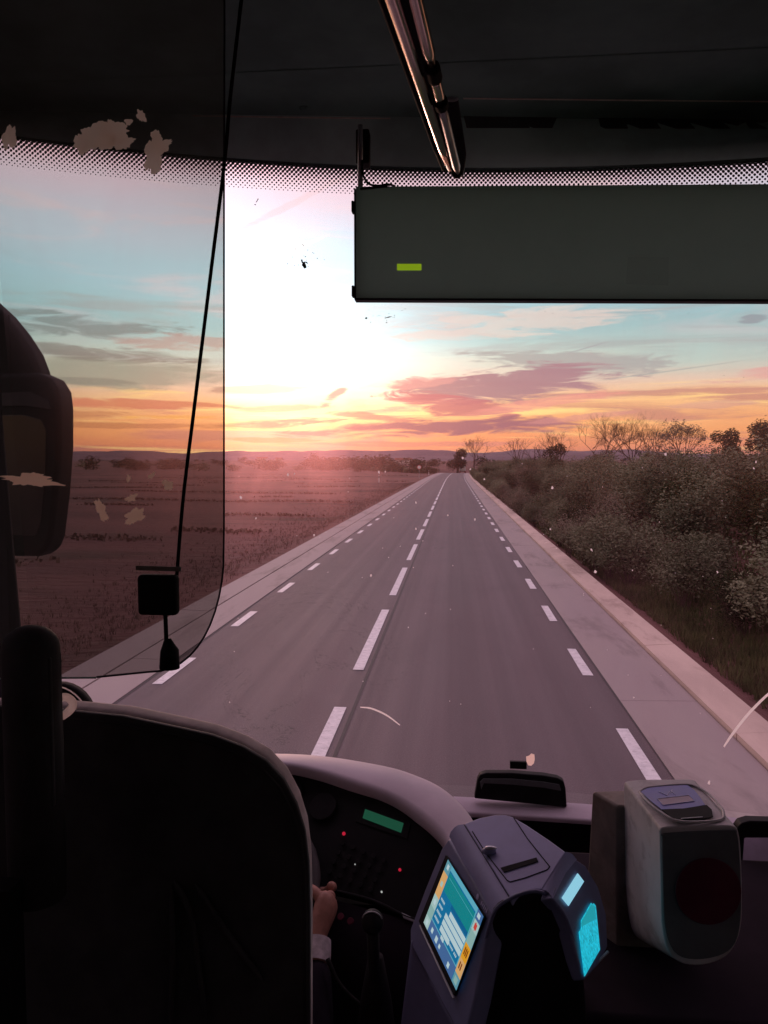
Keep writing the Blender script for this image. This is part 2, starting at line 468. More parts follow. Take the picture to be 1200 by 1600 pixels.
def asphalt():
    m = bpy.data.materials.new('asphalt'); m.use_nodes = True; t = m.node_tree; b = t.nodes['Principled BSDF']
    g = t.nodes.new('ShaderNodeNewGeometry'); sp = t.nodes.new('ShaderNodeSeparateXYZ'); t.links.new(g.outputs['Position'], sp.inputs[0])
    x, y = V(t, sp.outputs[0]), V(t, sp.outputs[1])
    lane = t_noise(t, t_comb(t, x * 1.6, y * .012), 1.0, 3, .5).step(.3, .7)          # wheel paths along the lanes
    streak = t_noise(t, t_comb(t, x * 3.2, y * .02), 1.0, 3, .6).step(.3, .75)
    patch = t_noise(t, t_comb(t, x * .5, y * .12), 1.0, 5, .6).step(.3, .7)
    grain = t_noise(t, g.outputs['Position'], 55.0, 3, .8).step(.25, .75)
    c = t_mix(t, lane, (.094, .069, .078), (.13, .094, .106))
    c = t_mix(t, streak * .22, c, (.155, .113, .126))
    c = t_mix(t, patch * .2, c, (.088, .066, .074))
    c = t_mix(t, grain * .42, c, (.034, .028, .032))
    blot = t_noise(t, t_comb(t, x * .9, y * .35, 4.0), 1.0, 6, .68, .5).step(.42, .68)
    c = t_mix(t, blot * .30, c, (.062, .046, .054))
    cn = t_noise(t, t_comb(t, x * .55, y * .30, 8.0), 1.0, 6, .7, .8)
    crack = (1.0 - (cn - .5)._m('ABSOLUTE').step(.0015, .0050)) * t_noise(t, t_comb(t, x * .2, y * .08, 2.0), 1.0, 2).step(.50, .58)
    c = t_mix(t, crack * .75, c, (.022, .018, .020))
    t.links.new(c, b.inputs['Base Color'])
    t.links.new((.72 + (streak - .5) * -.07 + (grain - .5) * .12).k, b.inputs['Roughness'])
    b.inputs['Specular IOR Level'].default_value = .5
    bn = t.nodes.new('ShaderNodeBump'); bn.inputs['Strength'].default_value = .35; bn.inputs['Distance'].default_value = .006
    t.links.new(grain.k, bn.inputs['Height']); t.links.new(bn.outputs[0], b.inputs['Normal'])
    return m


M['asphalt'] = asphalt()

# ------------------------------------------------------------------ road, verge and land
def cx(s): return (max(0, s - 110) ** 2) / 9600 + (max(0, s - 200) ** 2) / 1500
def rz(s): return -(max(0, s - 195) ** 2) / 5000 if s < 420 else -10.1
def sm(a, b, x):
    t = max(0, min(1, (x - a) / (b - a))); return t * t * (3 - 2 * t)


STA = [s for s in [-12 + 2 * i for i in range(60)]] + [108 + 4 * i for i in range(60)]


def strip(name, x0, x1, z, m, kind='structure', parent=None, wob=0.0, seed=0.0, z1=None, s0=-99, s1=999, thick=0):
    mb = MB(); rows = []
    for s in STA:
        if s < s0 or s > s1: continue
        w = wob * (noise.noise(Vector((s * .11, seed, 0))) + .5 * noise.noise(Vector((s * .5, seed, 3))))
        w2 = wob * (noise.noise(Vector((s * .13, seed + 9, 0))) + .5 * noise.noise(Vector((s * .5, seed + 9, 3))))
        rows.append([Vector((cx(s) + x0 + w, s, rz(s) + z)), Vector((cx(s) + x1 + w2, s, rz(s) + (z if z1 is None else z1)))])
    mb.grid(rows)
    return tag(mb.build(name, m, parent), kind=kind if parent is None else None)


def ground_h(x, y):
    d = x - cx(max(0, min(y, 420)))
    base = rz(y) if y > 195 else 0.0
    if y > 260: base *= 1 - sm(260, 420, y)
    nearroad = max(sm(30, 7, d) if d > 0 else 0, sm(-35, -8, d) if d <= 0 else 0) if y < 430 else 0
    h = base * nearroad
    if d < -5.3:
        h += -.22 * sm(-5.3, -7.5, d) + .10 * noise.noise(Vector((x * .13, y * .05, 0))) * sm(-5.3, -9, d)
        h += .35 * noise.noise(Vector((x * .02, y * .02, 5))) * sm(-12, -60, d)
    elif d > 3.5:
        h += -.35 * sm(3.5, 4.3, d) + .95 * sm(4.6, 8.5, d) + .7 * sm(8, 20, d) + .2 * noise.noise(Vector((x * .2, y * .12, 0))) * sm(4.5, 7, d)
    else:
        h += -.14
    far = sm(500, 2600, y + abs(x) * .3)
    h += far * (6 + 10 * noise.noise(Vector((x * .0011, y * .0011, 2))))
    return h


def land():
    xs = sorted(set([round(v, 2) for v in
        [-5.45 - i * .6 for i in range(12)] + [-12.8 - 1.6 * 1.12 ** i * i * .5 for i in range(1, 40)] + [3.45 + .35 * i for i in range(16)] + [9.5 + 1.2 * 1.13 ** i * i * .5 for i in range(1, 36)] + [-1, 1]]))
    xs = [x for x in xs if abs(x) < 3500]; xs = [-3800] + xs + [3800]
    ys = [-60, -30] + [-12 + 1.5 * i for i in range(80)] + [112 + 4 * i for i in range(80)] + [436 * 1.07 ** i for i in range(30)]
    rows = []
    for y in ys:
        rows.append([Vector((x + cx(max(0, min(y, 420))), y, ground_h(x + cx(max(0, min(y, 420))), y))) for x in xs])
    mb = MB(); mb.grid(rows)
    tag(mb.build('ground', M['field'], smooth=True), kind='structure')
    # far ridges
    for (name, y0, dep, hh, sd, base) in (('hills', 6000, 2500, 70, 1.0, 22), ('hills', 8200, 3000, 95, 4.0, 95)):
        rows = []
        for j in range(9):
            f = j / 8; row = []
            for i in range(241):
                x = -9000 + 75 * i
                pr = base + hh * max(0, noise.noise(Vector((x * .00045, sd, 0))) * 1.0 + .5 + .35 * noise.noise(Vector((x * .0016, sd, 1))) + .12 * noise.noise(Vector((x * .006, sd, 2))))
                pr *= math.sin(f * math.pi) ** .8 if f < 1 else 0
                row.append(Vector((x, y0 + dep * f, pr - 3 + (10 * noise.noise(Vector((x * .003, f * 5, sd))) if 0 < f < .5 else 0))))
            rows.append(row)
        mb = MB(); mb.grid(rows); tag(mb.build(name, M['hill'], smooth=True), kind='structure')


land()
# big skirt under it all reaching the horizon
mb = MB(); mb.box(-16000, 16000, -400, 16000, -14, -12); tag(mb.build('terrain', M['field']), kind='structure')

mb = MB(); rows = []
LX = [-4.20, -3.6, -2.4, -1.2, 0, 1.2, 2.10]
for s in STA:
    wl = .05 * noise.noise(Vector((s * .35, 1, 0))); wr = .06 * noise.noise(Vector((s * .35, 7, 0)))
    rows.append([Vector((cx(s) + x + (wl if i == 0 else wr if i == 6 else 0), s, rz(s))) for i, x in enumerate(LX)])
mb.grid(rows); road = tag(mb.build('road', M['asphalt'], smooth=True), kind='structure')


def dash(s0, s1, xc, w):
    n = 2 if s1 < 100 else 3; rows = []
    for i in range(n):
        s = s0 + (s1 - s0) * i / (n - 1)
        j = [.006 * rng.uniform(-1, 1) for _ in range(2)]
        rows.append([Vector((cx(s) + xc - w / 2 + j[0], s, rz(s) + .006)), Vector((cx(s) + xc + w / 2 + j[1], s, rz(s) + .006))])
    return rows


def dashes(name, first, period, ln, xc, w, nkeep):
    far = MB()
    for k in range(-3, 80):
        s0 = first + k * period
        if s0 > 235: break
        mb = MB() if k < nkeep else far
        mb.grid(dash(s0, s0 + ln, xc, w))
        if k < nkeep: mb.build(name, M['paint'], road)
    tag(far.build(name, M['paint'], road), kind='stuff')


dashes('centre_dash', 10.85, 6.25, 4.55, -1.36, .15, 22)
dashes('edge_dash', 10.85, 3.72, 1.55, 1.90, .14, 24)
dashes('edge_dash', 9.9, 3.68, 1.40, -3.98, .14, 24)
strip('lane_joint', -1.215, -1.175, .004, M['joint'], parent=road, wob=.012, seed=3)
strip('edge_seam', 2.08, 2.14, .005, M['joint'], parent=road, wob=.05, seed=4)
strip('edge_seam', -4.24, -4.17, .005, M['joint'], parent=road, wob=.03, seed=5)


def slabs(name, x0, x1, z, m, L=6.0, z1=None, side=0.0, gap=.012, seed=1):
    """concrete verge cast in bays: each bay a slab of its own under one piece of the setting"""
    root = empty(name, (0, 0, 0)); tag(root, kind='structure')
    far = MB(); s = -9.0 + seed * .7; k = 0
    while s < 300:
        e = s + L; mb = MB() if k < 14 else far
        za = z + rng.uniform(-.003, .003); zb = (z if z1 is None else z1) + rng.uniform(-.003, .003)
        n = 3 if s < 110 else 2
        pts = [(s + gap + (e - s - gap) * i / (n - 1)) for i in range(n)]
        top = [[Vector((cx(q) + x0 + rng.uniform(-.004, .004), q, rz(q) + za)), Vector((cx(q) + x1 + rng.uniform(-.004, .004), q, rz(q) + zb))] for q in pts]
        bot = [[p - Vector((0, 0, .16 + side)) for p in r] for r in top]
        mb.grid(top)
        for i in range(n - 1):
            for c in (0, 1): mb.quad(top[i][c], top[i + 1][c], bot[i + 1][c], bot[i][c])
        mb.quad(top[0][0], top[0][1], bot[0][1], bot[0][0]); mb.quad(top[-1][0], top[-1][1], bot[-1][1], bot[-1][0])
        if k < 14: mb.build('slab', m, root)
        s = e; k += 1
    tag(far.build('slab', m, root), kind='stuff')
    return root


slabs('shoulder', 2.10, 3.03, .012, M['concrete'], L=9.0, z1=.03)
slabs('kerb', 3.05, 3.50, .085, M['kerbc'], L=4.0, z1=.12, seed=2)
slabs('shoulder', -4.83, -4.20, .03, M['concrete'], L=9.0, z1=.012, seed=3)
slabs('shoulder', -5.42, -4.86, .05, M['concrete'], L=7.0, z1=.035, seed=4)

# ------------------------------------------------------------------ vegetation
def leaf_quads(mb, pts, size, r, mi=0, flat=.4):
    for p in pts:
        s = size * r.uniform(.6, 1.4)
        a = Vector((r.gauss(0, 1), r.gauss(0, 1), r.gauss(0, flat))).normalized(); b = a.orthogonal().normalized()
        b = Matrix.Rotation(r.uniform(0, 6.3), 3, a) @ b
        p = Vector(p)
        mb.add([p - a * s, p + b * s * .45, p + a * s, p - b * s * .45], [(0, 1, 2, 3)], mi)


def shrub_meshes(n, leafm, h, w, nl, size, seed, wob=.5):
    """one foliage mesh and one stems mesh about the origin"""
    r = random.Random(seed); pts = []; st = MB()
    stems = []
    for i in range(n):
        a = r.uniform(0, 6.3); tilt = r.uniform(.05, .75); hh = h * r.uniform(.6, 1.08)
        top = Vector((math.cos(a) * w * tilt, math.sin(a) * w * tilt, hh * (1 - tilt * .35)))
        mid = top * .5 + Vector((r.uniform(-.1, .1), r.uniform(-.1, .1), .1 * h))
        path = spline([(r.uniform(-.1, .1), r.uniform(-.1, .1), -.15), mid, top], 4)
        st.tube(path, [.022 * h / 2.5 * (1 - .8 * k / (len(path) - 1)) for k in range(len(path))], 4, False)
        for k in range(5):
            q0 = path[r.randrange(3, len(path))]; q1 = q0 + Vector((r.uniform(-1, 1), r.uniform(-1, 1), r.uniform(.1, .9))).normalized() * h * r.uniform(.12, .3)
            st.tube([q0, (q0 + q1) / 2 + Vector((r.uniform(-.04, .04), 0, .04)), q1], [.007, .005, .002], 3, False)
            stems.append((q0, q1))
        stems.append((path[4], path[-1]))
    for i in range(nl):
        a, b = stems[r.randrange(len(stems))]; t = r.random() ** .7
        q = a + (b - a) * t; g = h * .085
        pts.append(q + Vector((r.gauss(0, g), r.gauss(0, g), r.gauss(0, g * .8))))
    mb = MB(); leaf_quads(mb, [p for p in pts if p.z > .02], size, r)
    fo = mesh(mb.v, mb.f, 'foliage'); fo.materials.append(leafm)
    sm_ = mesh(st.v, st.f, 'stem'); sm_.materials.append(M['twig'])
    return fo, sm_


def thing_from(name, parts, loc, label, cat, group, sc=1.0, rzz=0.0, scz=None):
    o = empty(name, loc, label, cat, group, rzz)
    o.scale = (sc, sc, scz or sc)
    for pn, me in parts:
        c = bpy.data.objects.new(pn, me); COL.objects.link(c); c.parent = o
    return o


PR = [shrub_meshes(16, M['leaf'], 2.9, 1.8, 7000, .056, 11), shrub_meshes(14, M['leaf'], 2.6, 2.0, 7000, .056, 12), shrub_meshes(18, M['leaf2'], 3.0, 1.6, 4600, .048, 13),
      shrub_meshes(14, M['leafd'], 2.7, 1.7, 7000, .056, 14), shrub_meshes(20, M['leaf2'], 2.5, 1.9, 3000, .042, 15)]
LOWP = [shrub_meshes(12, M['leaf'], .8, .8, 1500, .024, 21), shrub_meshes(12, M['leaf2'], .7, .9, 1200, .022, 22)]
r = random.Random(5)
KIND = ['olive green leafy', 'broad olive', 'sparse brown autumn', 'dark evergreen', 'twiggy half bare brown']
ROWN = ['in the front row above the kerb', 'in the second row from the kerb', 'in the third row from the kerb', 'at the back of the thicket']
nsh = 0
y = 5.0
while y < 215:
    step = 1.35 + y * .012
    for row, (lat, s0) in enumerate(((4.85, .60), (7.3, .84), (9.8, .95), (13.2, .98))):
        if y < 13 and row == 0: continue
        if row == 3 and r.random() < .35: continue
        if nsh >= 290: break
        x = cx(y) + lat + r.uniform(-.7, .7) + (0.3 if y < 20 else -.6 * sm(60, 18, 80 - y if y < 60 else 18)); yy = y + r.uniform(-.8, .8)
        k = r.choice([0, 0, 1, 1, 2, 3, 4]); sc = s0 * r.uniform(.76, 1.10) * (1.07 - .07 * sm(25, 70, y))
        fo, st = PR[k]
        thing_from('roadside_shrub', [('foliage', fo), ('stem', st)], (x, yy, ground_h(x, yy) - .05), KIND[k] + ' shrub ' + ROWN[row] + (', close to the bus' if yy < 25 else ', mid distance' if yy < 70 else ', far ahead'), 'shrub', 'shrubs in the thicket along the right bank', sc, r.uniform(0, 6.3), sc * r.uniform(.85, 1.05))
        nsh += 1
    y += step * (1.25 if y > 40 else 1.0)
# the low bush that hangs over the kerb, and a few at the foot of the bank
for i, (x, yy, sc, lab) in enumerate(((3.72, 25.2, 1.15, 'low bush spilling its leaves over the pale kerb at mid distance'), (4.1, 27.6, 1.5, 'low bush just beyond the one that spills over the kerb'))):
    fo, st = LOWP[i % 2]; thing_from('kerb_bush', [('foliage', fo), ('stem', st)], (x, yy, -.02), lab, 'bush', None, sc, i)
for i in range(16):
    yy = 30 + i * 8 + r.uniform(-2, 2); x = cx(yy) + 4.1 + r.uniform(-.2, .3); fo, st = LOWP[i % 2]
    thing_from('verge_bush', [('foliage', fo), ('stem', st)], (x, yy, ground_h(x, yy)), ORD[i] + ' small ragged bush beyond the overhanging one, at the foot of the right bank', 'bush', 'bushes at the foot of the right bank', r.uniform(1, 1.6), r.uniform(0, 6))


def tufts(name, n, reg, hs, m, seed, kind='stuff', spread=.06):
    r = random.Random(seed); mb = MB()
    for _ in range(n):
        x, y = reg(r)
        z = ground_h(x, y); h = hs * r.uniform(.4, 1.3)
        for k in range(4):
            a = r.uniform(0, 6.3); d = Vector((math.cos(a), math.sin(a), 0)); w = h * .07
            b0 = Vector((x, y, z - .02)) + d * r.uniform(0, spread); n_ = d.cross(Vector((0, 0, 1))) * w
            tip = b0 + d * h * r.uniform(.15, .6) + Vector((0, 0, h))
            mb.add([b0 - n_, b0 + n_, tip], [(0, 1, 2)])
    return tag(mb.build(name, m, fix=False), kind=kind)


tufts('grass', 26000, lambda q: ((lambda y: (cx(y) + 4.2 + abs(q.gauss(0, 1.6)), y))(4 + 70 * q.random() ** 1.6)), .20, M['grass'], 3)
tufts('undergrowth', 9000, lambda q: ((lambda y: (cx(y) + 4.6 + q.random() * 9, y))(4 + 90 * q.random() ** 1.5)), .22, M['grass'], 4, spread=.15)
tufts('weeds', 9000, lambda q: ((lambda y: (-5.6 - abs(q.gauss(0, 1)) * 2.0 - q.random() * .6, y))(7 + 110 * q.random() ** 1.5)), .11, M['dry'], 5)
tufts('weeds', 7000, lambda q: ((lambda y: (-6 - (y * .9 + 6) * q.random(), y))(28 + 140 * q.random() ** 1.3)), .07, M['dry'], 6, spread=.25)


# dry furrow ridges and vine rows crossing the left field, each row a ridge of weeds
def ridge_rows():
    for k in range(16):
        rr = random.Random(100 + k); mb = MB()
        y0 = 24 + 5.2 * k + k * k * .35 + rr.uniform(-2.2, 2.2)
        x = -7.5 - rr.uniform(0, 2)
        xe = -(y0 * .95 + 12)
        while x > xe:
            y = y0 + (x + 8) * -.14 + .5 * noise.noise(Vector((x * .15, k, 0)))
            if noise.noise(Vector((x * .09, k * 3.1, 1))) > .10 + .1 * math.sin(k * 2.3):
                for _ in range(9):
                    px, py = x + rr.gauss(0, .35), y + rr.gauss(0, .45); h = rr.uniform(.06, .22)
                    z = ground_h(px, py); a = rr.uniform(0, 6.3)
                    d = Vector((math.cos(a), math.sin(a), 0)); n_ = d.cross(Vector((0, 0, 1))) * .06
                    b0 = Vector((px, py, z - .03)); mb.add([b0 - n_, b0 + n_, b0 + n_ + d * h * .3 + Vector((0, 0, h)), b0 - n_ + d * h * .4 + Vector((0, 0, h * .8))], [(0, 1, 2, 3)])
            x -= .22 + y0 * .002
        o = mb.build('vine_row', M['dry'], fix=False)
        tag(o, ORD[k] + ' low dry row of stubble from the bus, crossing the brown left field', 'vine row', 'stubble rows across the left field')


ridge_rows()


def branch(mb, p, d, L, rad, depth, r, tips, spread=.55):
    q = p + d * L; mid = (p + q) / 2 + Vector((r.gauss(0, 1), r.gauss(0, 1), r.gauss(0, .5))) * L * .05
    mb.tube([p, mid, q], [rad, rad * .85, rad * .68], 4 if depth > 2 else 3, False)
    tips.append(q)
    if depth == 0: return
    for _ in range(r.choice([2, 3, 3])):
        nd = (d + Vector((r.gauss(0, spread), r.gauss(0, spread), r.gauss(.08, spread * .55)))).normalized()
        branch(mb, q, nd, L * r.uniform(.62, .86), rad * .62, depth - 1, r, tips, spread)


def bare_tree(x, y, h, seed, label, leaves=0, depth=6, thick=1.0, zoff=0):
    r = random.Random(seed); g = ground_h(x, y) + zoff; tips = []
    o = empty('bare_tree', (x, y, g), label, 'tree')
    tk = MB(); tk.tube([(0, 0, -.3), (.02 * h, 0, h * .16), (.01 * h, .02 * h, h * .24)], [h * .018 * thick, h * .015 * thick, h * .012 * thick], 7)
    mt = mesh(tk.v, tk.f, 'trunk'); mt.materials.append(M['bark'])
    mb = MB()
    for _ in range(5):
        d = Vector((r.gauss(0, .42), r.gauss(0, .42), 1)).normalized()
        branch(mb, Vector((.01 * h, .02 * h, h * .22)), d, h * .20, h * .008 * thick, depth - 1, r, tips, .42)
    mc = mesh(mb.v, mb.f, 'crown'); mc.materials.append(M['twig'])
    for nme, me in (('trunk', mt), ('crown', mc)):
        c = bpy.data.objects.new(nme, me); COL.objects.link(c); c.parent = o
    if leaves:
        lb = MB(); leaf_quads(lb, [tips[r.randrange(len(tips))] + Vector((r.gauss(0, .12), r.gauss(0, .12), r.gauss(0, .12))) for _ in range(leaves)], h * .012, r)
        lm = mesh(lb.v, lb.f, 'foliage'); lm.materials.append(M['leaf2'])
        c = bpy.data.objects.new('foliage', lm); COL.objects.link(c); c.parent = o
    return o


def pxtree(px, topy, Y, *a, **k):
    p = at(px, topy, Y); g = ground_h(p.x, Y); return bare_tree(p.x, Y, p.z - g, *a, **k)


pxtree(740, 674, 190, 31, 'thin bare tree beside the round dark tree at the road bend', depth=6)
pxtree(812, 670, 120, 32, 'small spindly bare tree rising from the thicket left of the dark rounded bush', depth=5)
pxtree(838, 676, 110, 33, 'very thin bare sapling above the thicket, nearest the dark rounded bush on its left', depth=4)
pxtree(876, 660, 95, 34, 'bare tree just behind the dark rounded bush on the bank', depth=6)
pxtree(940, 638, 80, 35, 'tall bare tree on the bank, left one of the big adjoining pair', depth=7)
pxtree(990, 634, 78, 36, 'tall bare tree on the bank, right one of the big adjoining pair', depth=7)
pxtree(1022, 655, 84, 37, 'shorter bare tree between the big bare pair and the leafy one', depth=6)
pxtree(1066, 648, 74, 38, 'half bare tree with thin yellowish leaves above the thicket', leaves=2600, depth=6)


def round_tree(x, y, w, h, seed, label, m=None, n=3600, name='round_tree', size=None, base=None, group=None, cat='tree'):
    r = random.Random(seed); g = ground_h(x, y) if base is None else base
    o = empty(name, (x, y, g), label, cat, group)
    tk = MB(); tk.tube([(0, 0, -.4), (.03 * w, 0, h * .3), (0, 0, h * .6)], [.045 * h, .035 * h, .02 * h], 7)
    for i in range(5):
        a = 6.28 * i / 5; tk.tube([(0, 0, h * .3), (math.cos(a) * w * .3, math.sin(a) * w * .3, h * .68)], [.018 * h, .006 * h], 4, False)
    lobes = [(Vector((r.uniform(-.32, .32) * w, r.uniform(-.32, .32) * w, h * r.uniform(.26, .82))), r.uniform(.18, .28) * w) for _ in range(11)]
    pts = []
    for _ in range(n):
        c, rr = lobes[r.randrange(len(lobes))]
        d = Vector((r.gauss(0, 1), r.gauss(0, 1), r.gauss(0, .8))).normalized()
        pts.append(c + d * rr * r.uniform(.55, 1.08))
    lb = MB(); leaf_quads(lb, pts, size or w * .03, r)
    for nme, b_, mm in (('trunk', tk, M['bark']), ('crown', lb, m or M['leafd'])):
        me = mesh(b_.v, b_.f, nme); me.materials.append(mm)
        c = bpy.data.objects.new(nme, me); COL.objects.link(c); c.parent = o
    return o


def pxround(px, topy, wpx, Y, *a, **k):
    p = at(px, topy, Y); g = ground_h(p.x, Y); return round_tree(p.x, Y, wpx * Y / F, p.z - g, *a, **k)


pxround(715, 693, 32, 240, 41, 'dense dark round tree standing alone where the road bends away', n=5200)
pxround(868, 680, 38, 70, 42, 'dark rounded evergreen bush standing out of the thicket top', n=3600)
pxround(1006, 680, 26, 62, 45, 'small dark bushy evergreen under the big bare pair of trees', n=2600)
pxround(1143, 656, 52, 60, 43, 'dark feathery evergreen on the bank, left of the one at the frame edge', n=5600)
pxround(1204, 652, 66, 56, 44, 'dark broad evergreen on the bank cut by the right frame edge', n=5600)

# far hedgerow trees and bushes over the plain: prototypes, then copies
protos = [round_tree(-60, 330, 9, 6.5, 51, 'far dark tree in the hedgerows of the plain', n=420, name='far_tree', size=.5, group='far trees of the plain'),
          round_tree(-90, 350, 7, 5, 52, 'far dark tree in the hedgerows of the plain', n=360, name='far_tree', size=.45, group='far trees of the plain', m=M['leaf']),
          round_tree(-40, 380, 12, 6, 53, 'far dark tree in the hedgerows of the plain', n=460, name='far_tree', size=.6, group='far trees of the plain')]
r = random.Random(77)
for i in range(110):
    yy = r.choice([r.uniform(260, 420), r.uniform(420, 700), r.uniform(700, 1500), r.uniform(1500, 3200)])
    px = r.uniform(100, 700) if i % 9 else r.uniform(700, 1150)
    x = (px - 709) / F * yy
    if x > -14 and yy < 420: x -= 25
    o = copy_tree(protos[i % 3]); s = r.uniform(.5, 1.15)
    if yy > 700: s *= 1.15
    o['label'] = ('small dark tree ' if s < .7 else 'bushy dark tree ' if s < .95 else 'broad dark tree ') + ('behind the smoked screen' if px < 350 else 'between screen and farmhouses' if px < 560 else 'near the far road bend' if px < 700 else 'beyond the thicket') + (', near hedgerow' if yy < 420 else ', middle hedgerow' if yy < 700 else ', far hedgerow' if yy < 1500 else ', at the hill foot')
    o.location = (x, yy, ground_h(x, yy) - .2); o.rotation_euler = (0, 0, r.uniform(0, 6.3)); o.scale = (s * r.uniform(1, 1.8), s * r.uniform(.9, 1.5), s * r.uniform(.6, 1.0))
# hedge beyond the field beside the bend
for i in range(26):
    px = 560 + i * 6.0 + r.uniform(-3, 3); yy = 250 + r.uniform(-8, 30); x = (px - 709) / F * yy
    if x > -6: x = -6 - r.uniform(0, 6)
    o = copy_tree(protos[i % 3]); s = r.uniform(.30, .5)
    o.location = (x, yy, ground_h(x, yy) - .2); o.rotation_euler = (0, 0, r.uniform(0, 6.3)); o.scale = (s, s, s * .9)
    o['label'] = ('leftmost' if i == 0 else ORD[i]) + ' small dark tree from the left in the hedge before the road bend'; o['group'] = 'hedge trees left of the bend'


def farmhouse(px, Y, w, d, h, lab, rot=0):
    x = (px - 709) / F * Y; g = ground_h(x, Y)
    o = empty('farmhouse', (x, Y, g), lab, 'house')
    mb = MB(); mb.box(x - w / 2, x + w / 2, Y, Y + d, g - .5, g + h); mb.build('wall', M['plaster'], o)
    mb = MB(); mb.prism([(x - w / 2 - .4, Y - .4, g + h), (x - w / 2 - .4, Y + d + .4, g + h), (x - w / 2 - .4, Y + d / 2, g + h + d * .28)], (w + .8, 0, 0)); rf = mb.build('roof', M['tile'], o)
    mb = MB(); mb.box(x + w * .2, x + w * .2 + .8, Y + d * .4, Y + d * .4 + .8, g + h + .5, g + h + d * .28 + 1.2); mb.build('chimney', M['plaster'], rf)
    for k in (-.3, .0, .3):
        mb = MB(); mb.box(x + k * w - .5, x + k * w + .5, Y - .06, Y + .1, g + h * .35, g + h * .75); mb.build('window', M['rubber'], o)


farmhouse(628, 900, 16, 9, 5, 'pale low farmhouse nearest the far end of the road')
farmhouse(638, 1050, 10, 8, 5, 'small pale farmhouse to the right of the low one')
farmhouse(405, 1500, 20, 10, 6, 'pale farmhouse far out on the plain beside the smoked screen')
farmhouse(432, 1650, 14, 10, 7, 'taller pale farmhouse far out on the plain')
farmhouse(520, 1300, 18, 10, 5, 'pale farmhouse alone in the middle of the plain')
farmhouse(592, 620, 5, 4, 3, 'small pale field hut in front of the farmhouses')

# round road sign, marker posts, lorry
def road_sign():
    Y = 150; p = at(655, 730, Y); g = ground_h(p.x, Y)
    o = empty('road_sign', (p.x, Y, g), 'round road sign with pale face on the left verge far ahead', 'sign')
    mb = MB(); mb.tube([(p.x, Y, g - .2), (p.x, Y, p.z + .3)], .04, 8); mb.build('pole', M['galv'], o)
    mb = MB(); mb.disc((p.x, Y - .05, p.z), (0, -1, 0), .45, 28, .02); mb.build('face', M['redp'], o)
    mb = MB(); mb.disc((p.x, Y - .075, p.z), (0, -1, 0), .33, 28, .01); mb.build('centre_plate', M['whitep'], o)


road_sign()
for px, py, Y, lab in ((670, 731, 190, 'white marker post on the left verge, the far one by the bend'), (592, 737, 120, 'white marker post on the field edge, the nearer one')):
    p = at(px, py, Y); g = ground_h(p.x, Y)
    o = empty('marker_post', (p.x, Y, g), lab, 'post')
    mb = MB(); mb.prism([(p.x - .07, Y, g - .1), (p.x + .07, Y, g - .1), (p.x + .07, Y, g + 1.05), (p.x - .07, Y, g + 1.15)], (0, .05, 0)); mb.build('post', M['whitep'], o)
    mb = MB(); mb.box(p.x - .072, p.x + .072, Y - .006, Y - .001, g + .75, g + .95); mb.build('black_band', M['rubber'], o)


def lorry():
    Y = 242; p = at(723, 720, Y); x = p.x; g = rz(Y)
    o = empty('white_lorry', (x, Y, g), 'small white box lorry seen from behind at the far bend', 'lorry')
    mb = MB(); mb.box(x - .95, x + .95, Y, Y + 4.6, g + .75, g + 3.5); mb.build('cargo_box', M['whitep'], o, bevel=.05)
    mb = MB(); mb.box(x - .9, x + .9, Y + 4.7, Y + 6.3, g + .6, g + 2.4); cb = mb.build('cab', M['whitep'], o, bevel=.12)
    mb = MB(); mb.box(x - .95, x + .95, Y - .08, Y - .02, g + .5, g + .7); mb.build('bumper', M['rubber'], o)
    for sx in (-1, 1):
        mb = MB(); mb.box(x + sx * .8 - .12, x + sx * .8 + .12, Y - .1, Y - .081, g + .52, g + .66); mb.build('tail_lamp', M['redp'], o)
        for yy in (1.0, 5.4):
            mb = MB(); mb.disc((x + sx * .92, Y + yy, g + .42), (1, 0, 0), .42, 18, -.25 * sx); mb.build('wheel', M['rubber'], o)


lorry()

# ------------------------------------------------------------------ bus body
CZ = 4.0
def wsY(x): return 2.30 - .155 * x * x
WTOP, WBOT = 3.885, 1.93


def ws(x, z):  # glass surface
    return Vector((x, wsY(x) + (WTOP - z) * .10, z))


mb = MB(); mb.box(-1.3, 1.3, -2.5, 2.02, CZ, CZ + .05); tag(mb.build('ceiling', M['liner']), kind='structure')
mb = MB(); mb.box(-1.3, 1.3, -2.5, 1.3, .95, 1.0); tag(mb.build('floor', M['floor']), kind='structure')
mb = MB(); mb.box(-1.3, 1.3, 1.3, 2.7, .55, .6); tag(mb.build('floor', M['floor']), kind='structure')
mb = MB(); mb.box(-1.3, 1.3, -2.55, -2.5, .9, CZ + .05); tag(mb.build('rear_wall', M['interior']), kind='structure')
mb = MB(); mb.box(-1.3, 1.3, 2.5, 2.72, .5, 1.72); tag(mb.build('front_wall', M['interior']), kind='structure')
for sx in (-1, 1):
    w = tag(empty('side_wall', (sx * 1.3, 0, 1)), kind='structure')
    mb = MB(); mb.box(sx * 1.3 - .025, sx * 1.3 + .025, -2.5, 2.5, .5, 2.02); mb.build('lower_panel', M['interior'], w)
    mb = MB(); mb.box(sx * 1.3 - .025, sx * 1.3 + .025, -2.5, 2.08, 3.5, CZ + .05); mb.build('upper_panel', M['interior'], w)
    for y0, y1 in ((-2.5, -2.3), (-1.0, -.85), (.7, .82), (1.95, 2.08)):
        mb = MB(); mb.box(sx * 1.3 - .027, sx * 1.3 + .027, y0, y1, 2.022, 3.498); mb.build('window_pillar', M['interior'], w)
    mb = MB(); mb.box(sx * 1.3 - .004, sx * 1.3 + .004, -2.3, 1.95, 2.023, 3.497); mb.build('window_pane', M['sideglass'], w)

